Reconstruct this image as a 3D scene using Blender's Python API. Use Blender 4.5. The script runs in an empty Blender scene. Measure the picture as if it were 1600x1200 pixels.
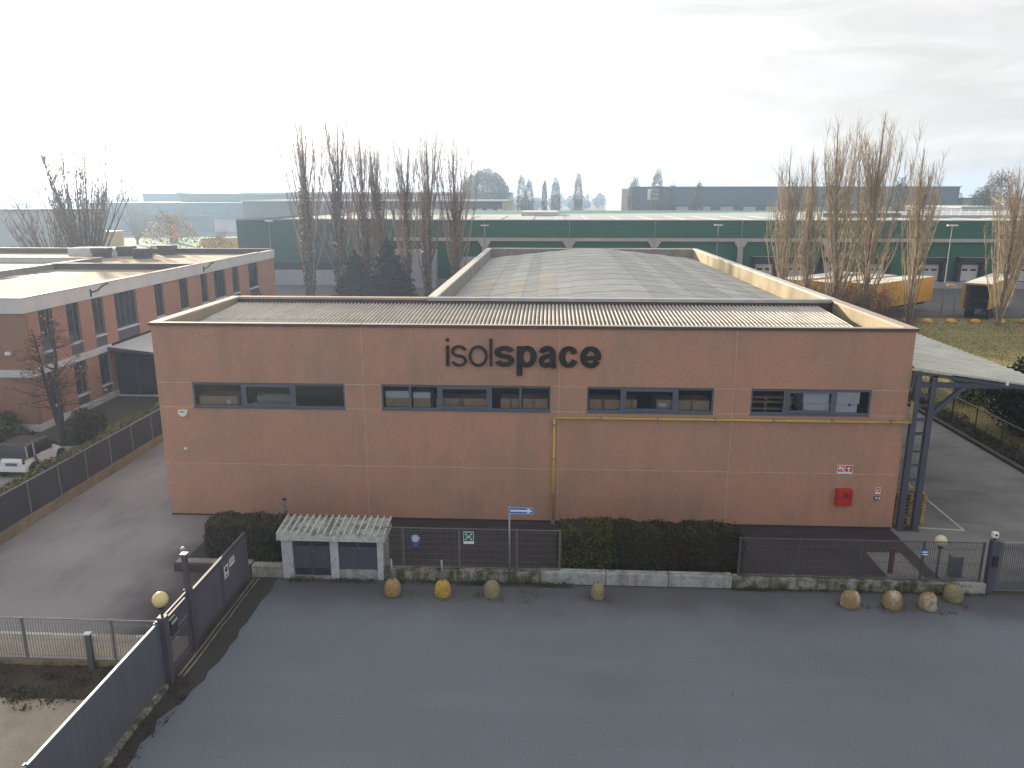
import bpy, math, random
import numpy as np
from mathutils import Vector, Matrix
R = math.radians
random.seed(7); rng = np.random.default_rng(7)
sc = bpy.context.scene
COL = sc.collection
# ------------------------------------------------------------------ camera
cd = bpy.data.cameras.new('camera'); cam = bpy.data.objects.new('camera', cd); COL.objects.link(cam)
cam.location = (0, 0, 12.75); cam.rotation_euler = (R(90 - 13.76), 0, R(2.78))
cd.sensor_width = 36; cd.lens = 27.0; cd.clip_start = 0.1; cd.clip_end = 20000
sc.camera = cam
# ------------------------------------------------------------------ light
SUN_AZ, SUN_EL = 36.5, 11.5            # degrees left of +Y, degrees above the horizon
w = bpy.data.worlds.new('World'); sc.world = w; w.use_nodes = True
wn = w.node_tree; wn.nodes.clear()
sky = wn.nodes.new('ShaderNodeTexSky'); sky.sky_type = 'NISHITA'; sky.sun_disc = False
sky.sun_elevation = R(SUN_EL); sky.sun_rotation = R(-SUN_AZ)
sky.altitude = 100; sky.air_density = 1.0; sky.dust_density = 3.0; sky.ozone_density = 1.0
bg = wn.nodes.new('ShaderNodeBackground'); wo = wn.nodes.new('ShaderNodeOutputWorld')
tc = wn.nodes.new('ShaderNodeTexCoord'); mp = wn.nodes.new('ShaderNodeMapping'); mp.inputs['Scale'].default_value = (1.2, 2.4, 9.0); mp.inputs['Rotation'].default_value = (.0, .12, .5)
nz = wn.nodes.new('ShaderNodeTexNoise'); nz.inputs['Scale'].default_value = 2.2; nz.inputs['Detail'].default_value = 7; nz.inputs['Distortion'].default_value = .6
rp = wn.nodes.new('ShaderNodeMapRange'); rp.inputs[1].default_value = .3; rp.inputs[2].default_value = .75; rp.inputs[3].default_value = .5; rp.inputs[4].default_value = .95
hs = wn.nodes.new('ShaderNodeHueSaturation'); hs.inputs['Saturation'].default_value = .4
mx = wn.nodes.new('ShaderNodeMix'); mx.data_type = 'RGBA'; mx.inputs[7].default_value = (4.6, 4.42, 4.32, 1)
wn.links.new(sky.outputs[0], hs.inputs['Color'])
wn.links.new(tc.outputs['Generated'], mp.inputs[0]); wn.links.new(mp.outputs[0], nz.inputs[0])
wn.links.new(nz.outputs[0], rp.inputs[0]); wn.links.new(rp.outputs[0], mx.inputs[0])
n2 = wn.nodes.new('ShaderNodeTexNoise'); n2.inputs['Scale'].default_value = 3.1; n2.inputs['Detail'].default_value = 9; n2.inputs['Distortion'].default_value = 1.2
cl_ = wn.nodes.new('ShaderNodeMix'); cl_.data_type = 'RGBA'; cl_.inputs[6].default_value = (4.1, 3.9, 3.78, 1); cl_.inputs[7].default_value = (5.25, 5.1, 5.0, 1)
r2 = wn.nodes.new('ShaderNodeMapRange'); r2.inputs[1].default_value = .36; r2.inputs[2].default_value = .66
wn.links.new(mp.outputs[0], n2.inputs[0]); wn.links.new(n2.outputs[0], r2.inputs[0]); wn.links.new(r2.outputs[0], cl_.inputs[0]); wn.links.new(cl_.outputs[2], mx.inputs[7])
wn.links.new(hs.outputs[0], mx.inputs[6]); wn.links.new(mx.outputs[2], bg.inputs[0])
bg.inputs[1].default_value = 0.097
wn.links.new(bg.outputs[0], wo.inputs[0])
sl = bpy.data.lights.new('sun', 'SUN'); sl.energy = 5.0; sl.angle = R(0.8); sl.color = (1, .86, .66)
so = bpy.data.objects.new('sun', sl); COL.objects.link(so); so.location = (-60, 80, 60)
sdir = Vector((-math.sin(R(SUN_AZ)) * math.cos(R(SUN_EL)), math.cos(R(SUN_AZ)) * math.cos(R(SUN_EL)), math.sin(R(SUN_EL))))
so.rotation_euler = sdir.to_track_quat('Z', 'Y').to_euler()
sc.view_settings.view_transform = 'Standard'; sc.view_settings.look = 'None'
sc.view_settings.exposure = 1.15; sc.view_settings.gamma = 1; sc.view_settings.use_curve_mapping = False
sc.render.engine = 'CYCLES'
sc.cycles.use_denoising = True; sc.cycles.max_bounces = 6; sc.cycles.transparent_max_bounces = 12
sc.cycles.volume_bounces = 1
HAZE = 0.00055
# ------------------------------------------------------------------ materials
MATS = {}
def mat(name, c1, c2=None, scale=3.0, rough=.85, metal=0.0, bump=0.0, bscale=60.0, lo=.35, hi=.65, speck=None, sscale=120.0, samt=.5,
        streak=None, stamt=.5, stscale=(5, 5, .35), island=0.0, objrand=0.0, spec=.4, detail=5, emit=None):
    m = bpy.data.materials.new(name); m.use_nodes = True; nt = m.node_tree; b = nt.nodes['Principled BSDF']
    b.inputs['Roughness'].default_value = rough; b.inputs['Metallic'].default_value = metal
    b.inputs['Specular IOR Level'].default_value = spec
    g = nt.nodes.new('ShaderNodeNewGeometry'); pos = g.outputs['Position']
    def noise(sc_, det=5, vec=pos):
        n = nt.nodes.new('ShaderNodeTexNoise'); n.inputs['Scale'].default_value = sc_; n.inputs['Detail'].default_value = det
        n.inputs['Roughness'].default_value = .6
        nt.links.new(vec, n.inputs['Vector']); return n.outputs[0]
    def rng_(v, a, b_, c=0., d=1.):
        r = nt.nodes.new('ShaderNodeMapRange'); r.inputs[1].default_value = a; r.inputs[2].default_value = b_
        r.inputs[3].default_value = c; r.inputs[4].default_value = d; nt.links.new(v, r.inputs[0]); return r.outputs[0]
    def mix(f, a, c):
        x = nt.nodes.new('ShaderNodeMix'); x.data_type = 'RGBA'
        if isinstance(f, float): x.inputs[0].default_value = f
        else: nt.links.new(f, x.inputs[0])
        for v, k in ((a, 6), (c, 7)):
            if isinstance(v, tuple): x.inputs[k].default_value = (*v, 1)
            else: nt.links.new(v, x.inputs[k])
        return x.outputs[2]
    col = tuple(c1)
    if c2: col = mix(rng_(noise(scale, detail), lo, hi), col, tuple(c2))
    if speck: col = mix(rng_(noise(sscale, 2), .45, .7, 0, samt), col, tuple(speck))
    if streak:
        mp_ = nt.nodes.new('ShaderNodeMapping'); mp_.inputs['Scale'].default_value = stscale; nt.links.new(pos, mp_.inputs[0])
        col = mix(rng_(noise(1.0, 4, mp_.outputs[0]), .48, .72, 0, stamt), col, tuple(streak))
    if island or objrand:
        hv = nt.nodes.new('ShaderNodeHueSaturation')
        if isinstance(col, tuple): hv.inputs['Color'].default_value = (*col, 1)
        else: nt.links.new(col, hv.inputs['Color'])
        if island: src = g.outputs['Random Per Island']; amt = island
        else:
            oi = nt.nodes.new('ShaderNodeObjectInfo'); src = oi.outputs['Random']; amt = objrand
        nt.links.new(rng_(src, 0, 1, 1 - amt, 1 + amt), hv.inputs['Value']); col = hv.outputs[0]
    if isinstance(col, tuple): b.inputs['Base Color'].default_value = (*col, 1)
    else: nt.links.new(col, b.inputs['Base Color'])
    if bump:
        bn = nt.nodes.new('ShaderNodeBump'); bn.inputs['Strength'].default_value = bump; bn.inputs['Distance'].default_value = .02
        nt.links.new(noise(bscale, 4), bn.inputs['Height']); nt.links.new(bn.outputs[0], b.inputs['Normal'])
    MATS[name] = m
    return m
def leafmat(name, c1, c2, island=.45, rough=.6, scale=1.2):
    return mat(name, c1, c2, scale=scale, rough=rough, island=island, spec=.12)
# ground
m_field = mat('field earth', (.10, .085, .055), (.07, .075, .035), .02, rough=.95)
m_street = mat('street asphalt', (.155, .178, .212), (.12, .138, .162), .16, rough=.8, bump=.5, bscale=70, lo=.3, hi=.72, speck=(.23, .25, .275), sscale=16, samt=.4, streak=(.2, .226, .256), stamt=.26, stscale=(.13, .9, .2), detail=8)
m_yard = mat('yard asphalt', (.026, .022, .029), (.042, .037, .044), .5, rough=.85, bump=.4, bscale=90, speck=(.09, .08, .09), sscale=60, samt=.3, streak=(.075, .07, .075), stamt=.4, stscale=(.4, 2.5, .2))
def blend_mat(name, a, b, x0, x1, axis=0):
    # one sheet, two asphalt tones: darker past a ragged edge running from x0 to x1
    m = a.copy(); m.name = name; nt = m.node_tree; bs = nt.nodes['Principled BSDF']; src = bs.inputs['Base Color'].links[0].from_socket
    g = nt.nodes.new('ShaderNodeNewGeometry'); sp = nt.nodes.new('ShaderNodeSeparateXYZ'); nt.links.new(g.outputs['Position'], sp.inputs[0])
    n = nt.nodes.new('ShaderNodeTexNoise'); n.inputs['Scale'].default_value = .5; n.inputs['Detail'].default_value = 6; nt.links.new(g.outputs['Position'], n.inputs['Vector'])
    ad = nt.nodes.new('ShaderNodeMath'); ad.operation = 'MULTIPLY_ADD'; ad.inputs[1].default_value = 3.2; nt.links.new(n.outputs[0], ad.inputs[0]); nt.links.new(sp.outputs[axis], ad.inputs[2])
    r = nt.nodes.new('ShaderNodeMapRange'); r.interpolation_type = 'SMOOTHSTEP'; r.inputs[1].default_value = x0+1.6; r.inputs[2].default_value = x1+1.6; nt.links.new(ad.outputs[0], r.inputs[0])
    x = nt.nodes.new('ShaderNodeMix'); x.data_type = 'RGBA'; x.inputs[7].default_value = (*b, 1); nt.links.new(r.outputs[0], x.inputs[0]); nt.links.new(src, x.inputs[6]); nt.links.new(x.outputs[2], bs.inputs['Base Color'])
    return m
m_lyard = mat('drive asphalt', (.32, .295, .30), (.2, .187, .195), .22, rough=.85, bump=.4, bscale=80, lo=.3, hi=.7, speck=(.3, .28, .28), sscale=30, samt=.5, streak=(.14, .13, .138), stamt=.6, stscale=(.7, .3, .2))
m_conc = mat('concrete paving', (.25, .245, .238), (.165, .163, .163), .4, rough=.85, bump=.3, bscale=70, lo=.3, hi=.7, streak=(.1, .098, .1), stamt=.65, stscale=(.35, .8, .2), speck=(.27, .265, .26), sscale=40, samt=.3)
m_pave = mat('beige gravel paving', (.46, .4, .33), (.34, .29, .23), .8, rough=.95, bump=.6, bscale=60, speck=(.16, .13, .1), sscale=30, samt=.6)
m_soil = mat('soil', (.06, .042, .025), (.035, .025, .017), 1.5, rough=.95, bump=.8, bscale=25, speck=(.13, .1, .06), sscale=22, samt=.5)
m_dirt = mat('dark dirt', (.044, .037, .038), (.03, .026, .028), 1.2, rough=.95, bump=.8, bscale=25, speck=(.1, .085, .06), sscale=24, samt=.5)
m_grass = mat('winter grass', (.33, .27, .085), (.2, .16, .065), .25, rough=.95, bump=.8, bscale=12, lo=.3, hi=.7, speck=(.2, .19, .06), sscale=5, samt=.5)
m_green = mat('fresh grass', (.06, .2, .07), (.05, .15, .05), .1, rough=.95)
m_lot = mat('logistics yard asphalt', (.12, .115, .115), (.09, .086, .09), .1, rough=.85, streak=(.17, .16, .155), stamt=.4, stscale=(.05, .4, .1))
m_lawn = mat('dark lawn', (.075, .062, .04), (.05, .045, .03), .8, rough=.95, bump=.6, bscale=20, speck=(.12, .1, .06), sscale=14, samt=.45)  # dark brown lawn colour
m_line = mat('white road paint', (.62, .66, .6), (.4, .42, .4), 4, rough=.7)
# factory
m_wall = mat('terracotta aggregate concrete', (.53, .283, .196), (.405, .265, .196), .42, rough=.92, bump=.35, bscale=55, lo=.4, hi=.68, speck=(.22, .13, .105), sscale=30, samt=.6, streak=(.29, .19, .15), stamt=.45, stscale=(1.2, 1.2, .3), objrand=.035, detail=8)
m_joint = mat('pale joint mortar', (.62, .46, .36), (.48, .34, .26), 3, rough=.9)
m_brown = mat('brown coping metal', (.1, .068, .06), (.075, .05, .045), 2, rough=.5, spec=.5)
m_copl = mat('pale coping', (.45, .37, .31), (.36, .3, .26), 1.2, rough=.75, speck=(.27, .23, .2), sscale=12, samt=.4)
m_copw = mat('concrete coping', (.58, .56, .5), (.47, .45, .4), 1.2, rough=.8, speck=(.33, .31, .28), sscale=10, samt=.4)
m_flash = mat('grey flashing', (.36, .4, .43), (.3, .33, .36), 1.5, rough=.35, metal=.5)
m_par = mat('parapet concrete', (.37, .31, .2), (.3, .25, .165), .8, rough=.9, bump=.3, bscale=40, streak=(.24, .2, .15), stamt=.5, stscale=(4.5, 4.5, .3))
m_parg = mat('shade grey parapet concrete', (.3, .27, .24), (.24, .21, .2), .8, rough=.9, bump=.3, streak=(.16, .14, .13), stamt=.5, stscale=(2.5, 2.5, .3))  # greyer copy for parapet faces turned from the sun, shade put into colour
m_pard = mat('shade dark lining and deck', (.09, .06, .065), (.07, .048, .05), .8, rough=.7)  # shade of the rear parapet face painted in; roof deck shares it
m_etern = mat('weathered fibre cement', (.72, .68, .6), (.6, .56, .5), 1.1, rough=.9, speck=(.2, .19, .17), sscale=14, samt=.5, streak=(.3, .28, .25), stamt=.35, stscale=(6, .5, 1), objrand=.06)
m_hallg = mat('grey hall sheet', (.57, .57, .54), (.48, .48, .455), .7, rough=.85, streak=(.38, .38, .36), stamt=.45, stscale=(.5, 2, 1), objrand=.035)
m_hallk = mat('darker hall sheet', (.51, .51, .485), (.43, .43, .41), .7, rough=.85, streak=(.34, .34, .325), stamt=.5, stscale=(.5, 2, 1), objrand=.035)
m_hally = mat('yellowed translucent sheet', (.6, .57, .48), (.5, .475, .405), .7, rough=.8, streak=(.35, .33, .27), stamt=.45, stscale=(.5, 2, 1), objrand=.035)
m_frame = mat('blue grey window frame', (.115, .137, .185), (.1, .12, .165), 4, rough=.5)
m_steel = mat('slate blue painted steel', (.085, .09, .125), (.07, .074, .105), 2, rough=.55, streak=(.05, .045, .05), stamt=.3)
m_inner = mat('dark interior', (.045, .035, .038), rough=.9)
m_carton = mat('cardboard', (.6, .42, .26), (.5, .35, .21), 4, rough=.85)
m_paperw = mat('white wrap', (.85, .86, .86), (.74, .76, .77), 6, rough=.4, bump=.4, bscale=12)
m_letter = mat('letter black brown', (.012, .007, .008), rough=.55)
m_pipe = mat('yellow gas pipe paint', (.62, .45, .09), (.5, .36, .08), 3, rough=.5, speck=(.3, .2, .08), sscale=15, samt=.4)
m_red = mat('red enamel', (.5, .035, .025), (.42, .03, .02), 3, rough=.4)
m_signred = mat('sign red', (.6, .03, .05), rough=.5)
m_white = mat('white plastic', (.78, .78, .77), rough=.45)
m_black = mat('black rubber', (.02, .02, .022), rough=.7)
m_blue = mat('sign blue', (.02, .16, .5), rough=.35)
m_gsign = mat('sign green', (.01, .17, .1), rough=.35)
m_galv = mat('galvanised steel', (.33, .35, .37), (.26, .28, .3), 6, rough=.5, metal=.6, speck=(.2, .2, .2), sscale=30, samt=.4)
m_gate = mat('purple grey gate paint', (.092, .077, .105), (.078, .066, .09), 2, rough=.55, streak=(.05, .045, .055), stamt=.4)
m_rail = mat('worn rail steel', (.5, .45, .36), (.28, .22, .16), 2, rough=.4, metal=.7)
m_sheet = mat('slate sheet metal', (.135, .14, .162), (.115, .12, .14), 1, rough=.5, metal=.2, streak=(.18, .19, .215), stamt=.5, stscale=(5, 5, .12))
m_wallw = mat('clean bluish render', (.42, .45, .47), (.31, .335, .35), 2.5, rough=.9, bump=.2, streak=(.1, .085, .065), stamt=.8, stscale=(2.2, 2.2, .4), speck=(.2, .18, .14), sscale=9, samt=.6)
m_moss = mat('mossy concrete', (.3, .29, .26), (.075, .075, .04), 2.2, rough=.95, bump=.6, bscale=20, lo=.4, hi=.56, speck=(.055, .06, .025), sscale=10, samt=.8, streak=(.5, .5, .47), stamt=.5, stscale=(3, 3, .5), detail=8)
m_oldw = mat('weathered white concrete', (.42, .42, .41), (.25, .24, .22), 1.5, rough=.95, bump=.4, bscale=20, speck=(.12, .11, .08), sscale=9, samt=.6)
m_kerb = mat('ochre kerb concrete', (.3, .235, .15), (.2, .155, .1), 1.2, rough=.95, bump=.5, bscale=20, speck=(.12, .1, .06), sscale=8, samt=.5)
m_kerbd = mat('dark kerb concrete', (.1, .085, .075), (.07, .06, .055), 1.2, rough=.95)
m_shedw = mat('shed white render', (.56, .57, .6), (.45, .46, .5), 1.5, rough=.9, speck=(.25, .23, .22), sscale=7, samt=.5)
m_shedd = mat('grey violet door', (.083, .083, .115), (.073, .073, .103), 2, rough=.55)
m_shedv = mat('purple vent grille', (.036, .022, .036), (.03, .019, .031), 2, rough=.6)
m_sheetw = mat('pale green white sheet', (.56, .59, .58), (.47, .49, .48), 2, rough=.6, speck=(.2, .2, .15), sscale=9, samt=.6)
m_canopy = mat('white canopy sheet', (.7, .7, .62), (.58, .58, .52), .8, rough=.55, streak=(.38, .38, .33), stamt=.4, stscale=(.3, 3, 1))
m_bollY = mat('yellow painted concrete', (.52, .37, .045), (.36, .25, .065), 4, rough=.85, bump=.4, bscale=40, speck=(.24, .15, .07), sscale=16, samt=.6)
m_bollO = mat('faded orange concrete', (.42, .25, .07), (.3, .22, .13), 4, rough=.9, bump=.4, bscale=40, speck=(.18, .13, .08), sscale=15, samt=.6)
m_bollG = mat('worn olive concrete', (.3, .26, .13), (.22, .2, .13), 4, rough=.9, bump=.4, bscale=40, speck=(.14, .11, .06), sscale=15, samt=.7)
m_bollW = mat('peeled white and ochre concrete', (.46, .43, .38), (.3, .21, .1), 2.2, rough=.9, bump=.5, bscale=40, lo=.38, hi=.5, speck=(.2, .12, .06), sscale=13, samt=.6)
m_globe = mat('yellowed globe plastic', (.72, .6, .3), (.66, .52, .22), 3, rough=.25)
m_globew = mat('cream globe plastic', (.66, .62, .45), (.6, .55, .36), 3, rough=.3)
m_rust = mat('rust brown steel', (.13, .05, .035), (.09, .04, .03), 5, rough=.8)
m_wood = mat('pallet wood', (.48, .33, .17), (.34, .22, .11), 3, rough=.85, objrand=.25, streak=(.2, .13, .07), stamt=.4, stscale=(2, 12, 12))
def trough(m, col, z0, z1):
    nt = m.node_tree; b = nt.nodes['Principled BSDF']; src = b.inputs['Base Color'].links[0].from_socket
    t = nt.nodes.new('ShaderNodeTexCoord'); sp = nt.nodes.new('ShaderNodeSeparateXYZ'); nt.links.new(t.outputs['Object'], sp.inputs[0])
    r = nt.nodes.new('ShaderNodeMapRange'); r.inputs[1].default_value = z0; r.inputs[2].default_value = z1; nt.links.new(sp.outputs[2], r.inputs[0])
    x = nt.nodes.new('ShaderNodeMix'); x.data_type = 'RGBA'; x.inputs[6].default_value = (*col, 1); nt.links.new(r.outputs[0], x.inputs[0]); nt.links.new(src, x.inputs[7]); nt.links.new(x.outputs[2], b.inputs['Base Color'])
trough(m_etern, (.17, .155, .135), -.034, .012)  # trough dirt colour, also painting in the dark half of the ridge shading
# office
def brick_mat(name, c1, c2, mort, along):
    m = mat(name, c1, c2, .5, rough=.9)
    nt = m.node_tree; b = nt.nodes['Principled BSDF']; g = nt.nodes.new('ShaderNodeNewGeometry')
    s = nt.nodes.new('ShaderNodeSeparateXYZ'); c = nt.nodes.new('ShaderNodeCombineXYZ'); nt.links.new(g.outputs['Position'], s.inputs[0])
    nt.links.new(s.outputs[along], c.inputs[0]); nt.links.new(s.outputs[2], c.inputs[1])
    br = nt.nodes.new('ShaderNodeTexBrick'); nt.links.new(c.outputs[0], br.inputs[0])
    br.inputs['Scale'].default_value = 1; br.inputs['Brick Width'].default_value = .26; br.inputs['Row Height'].default_value = .075
    br.inputs['Mortar Size'].default_value = .008; br.inputs['Color1'].default_value = (*c1, 1); br.inputs['Color2'].default_value = (*c2, 1)
    br.inputs['Mortar'].default_value = (*mort, 1); br.inputs['Bias'].default_value = -.2
    old = b.inputs['Base Color'].links[0].from_socket
    x = nt.nodes.new('ShaderNodeMix'); x.data_type = 'RGBA'; x.inputs[0].default_value = .65
    nt.links.new(old, x.inputs[6]); nt.links.new(br.outputs[0], x.inputs[7]); nt.links.new(x.outputs[2], b.inputs['Base Color'])
    return m
m_bricky = brick_mat('red brick side', (.38, .19, .125), (.29, .14, .095), (.4, .3, .23), 1)
m_brickx = brick_mat('shade toned brick front', (.3, .15, .1), (.23, .115, .08), (.3, .21, .16), 0)  # same brick as the side, darkened to paint in the front's shade
m_fascia = mat('white fascia panel', (.6, .6, .6), (.54, .54, .55), .6, rough=.7, streak=(.45, .44, .43), stamt=.4, stscale=(1.5, 1.5, .2))
m_band = mat('pale string course', (.6, .62, .66), (.5, .52, .56), 1, rough=.8)
m_roofb = mat('beige roof felt', (.34, .27, .185), (.275, .22, .155), .4, rough=.9, streak=(.28, .23, .16), stamt=.45, stscale=(.15, .8, 1), detail=7)
m_vent_and_shade = mat('dark vents and upstand shade', (.11, .085, .095), rough=.8)
m_glass = bpy.data.materials.new('window glass'); m_glass.use_nodes = True
def _glass(m, tint, tr):
    nt = m.node_tree; nt.nodes.clear(); o = nt.nodes.new('ShaderNodeOutputMaterial')
    t = nt.nodes.new('ShaderNodeBsdfTransparent'); t.inputs[0].default_value = (*tint, 1)
    g = nt.nodes.new('ShaderNodeBsdfGlossy'); g.inputs['Roughness'].default_value = .03; g.inputs[0].default_value = (.75, .78, .85, 1)
    f = nt.nodes.new('ShaderNodeFresnel'); f.inputs[0].default_value = 1.5
    a = nt.nodes.new('ShaderNodeMath'); a.operation = 'MULTIPLY_ADD'; a.inputs[1].default_value = 1.0; a.inputs[2].default_value = tr; a.use_clamp = True
    x = nt.nodes.new('ShaderNodeMixShader'); nt.links.new(f.outputs[0], a.inputs[0]); nt.links.new(a.outputs[0], x.inputs[0])
    nt.links.new(t.outputs[0], x.inputs[1]); nt.links.new(g.outputs[0], x.inputs[2]); nt.links.new(x.outputs[0], o.inputs[0])
_glass(m_glass, (.9, .92, .95), -.01)
m_dglass = mat('dark reflective glazing', (.02, .02, .026), (.034, .032, .038), 1.2, rough=.12, spec=.6)
m_puddle = mat('painted puddle glare', (.85, .85, .83), (.6, .58, .5), .8, rough=.35, lo=.55, hi=.7)  # bright sky reflection painted into the puddle as white
# warehouse & vehicles
m_wgreen = mat('green cladding', (.021, .128, .08), (.018, .11, .07), .15, rough=.5, streak=(.026, .13, .09), stamt=.3, stscale=(.3, .3, .1))
m_wgreenl = mat('grey green cladding', (.035, .09, .08), (.03, .08, .07), .15, rough=.55)
m_wgreenr = mat('recessed green wall', (.017, .125, .062), (.014, .105, .053), .2, rough=.5)
m_beam = mat('concrete beam', (.5, .47, .43), (.4, .38, .36), .5, rough=.85)
m_wbase = mat('grey plinth', (.4, .4, .45), (.34, .34, .39), .5, rough=.8)
m_wroof = mat('pale roof membrane', (.42, .45, .44), (.35, .375, .37), .05, rough=.8, streak=(.5, .51, .5), stamt=.4, stscale=(.02, .15, 1))
m_dock = mat('dock shelter rubber', (.035, .028, .034), rough=.8)
m_door = mat('dock door white', (.6, .58, .56), rough=.5)
m_yel = mat('trailer yellow', (.66, .38, .045), (.6, .34, .04), .5, rough=.4)
m_yeld = mat('trailer end yellow', (.55, .36, .06), (.45, .28, .05), .8, rough=.5, speck=(.25, .15, .05), sscale=6, samt=.4)
m_roofw = mat('trailer roof white', (.75, .74, .68), (.62, .61, .56), .7, rough=.6)
m_dark = mat('dark chassis', (.03, .03, .032), rough=.7)
m_alu = mat('trailer inside aluminium', (.3, .28, .27), rough=.6)
m_carw = mat('white car paint', (.74, .75, .77), rough=.25, spec=.6)
m_cars = mat('silver car cell', (.3, .27, .27), rough=.3, metal=.6)
m_carr = mat('dark car roof', (.055, .04, .042), rough=.25)
m_carg = mat('car glass', (.02, .024, .032), rough=.15, spec=.5)
m_tail = mat('tail light red', (.25, .015, .03), rough=.2)
m_tyre = mat('tyre rubber', (.018, .018, .018), rough=.85)
m_tyre2 = mat('dusty lamp metal', (.35, .36, .36), rough=.5, metal=.3)
# vegetation
m_bark = mat('poplar bark', (.15, .115, .085), (.22, .18, .135), 2, rough=.95, objrand=.1)
m_twig = mat('poplar twig', (.3, .22, .15), (.23, .165, .11), 1.0, rough=.9, island=.3)
m_twigb = mat('brown poplar twig', (.29, .19, .14), (.21, .135, .1), 1.0, rough=.9, island=.3)
m_twigt = mat('tan poplar twig', (.44, .35, .235), (.34, .265, .175), .6, rough=.9, island=.3)
m_ivy = leafmat('brown clinging leaves', (.16, .09, .066), (.105, .065, .05))
m_conif = leafmat('dark conifer foliage', (.036, .026, .018), (.024, .018, .013))
m_hedged = leafmat('dark hedge leaf', (.042, .045, .022), (.05, .036, .022), island=.6)
m_hedgeo = leafmat('olive hedge leaf', (.085, .085, .026), (.06, .062, .022), island=.6)
m_hedgeb = leafmat('brownish hedge leaf', (.075, .062, .03), (.055, .048, .026), island=.6)
m_hedgey = leafmat('ochre green hedge leaf', (.2, .165, .06), (.12, .11, .045), island=.6)
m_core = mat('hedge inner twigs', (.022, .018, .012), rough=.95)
m_dry = leafmat('dry orange leaf', (.3, .16, .05), (.22, .13, .05))
m_brush = mat('reddish brush twig', (.2, .115, .075), (.14, .085, .06), .8, rough=.9, island=.35)
m_yelb = leafmat('yellow blossom', (.5, .36, .06), (.4, .3, .08))
m_evg = leafmat('dark evergreen leaf', (.022, .028, .016), (.016, .02, .012))
m_lime = leafmat('lime bush leaf', (.2, .22, .04), (.15, .17, .04))
m_weed = leafmat('weed leaf', (.05, .062, .022), (.07, .06, .03))
m_ivyg = leafmat('ground ivy leaf', (.055, .03, .022), (.07, .06, .025))
m_fartree = leafmat('far tree twigs', (.11, .1, .07), (.085, .085, .06), scale=.05)
# far buildings
m_fgrey = mat('far grey cladding', (.12, .14, .175), (.105, .125, .155), .05, rough=.7)
m_fpurp = mat('far violet grey cladding', (.13, .115, .14), (.115, .1, .125), .05, rough=.7)
m_fblue = mat('far slate blue cladding', (.1, .125, .19), (.09, .11, .17), .05, rough=.7)
m_fbeige = mat('far beige cladding', (.5, .46, .36), (.45, .41, .32), .05, rough=.8)
m_fpale = mat('far pale cladding', (.45, .46, .46), (.4, .41, .41), .05, rough=.8)
m_fteal = mat('far teal grey cladding', (.12, .17, .2), (.1, .15, .18), .05, rough=.8)

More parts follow.
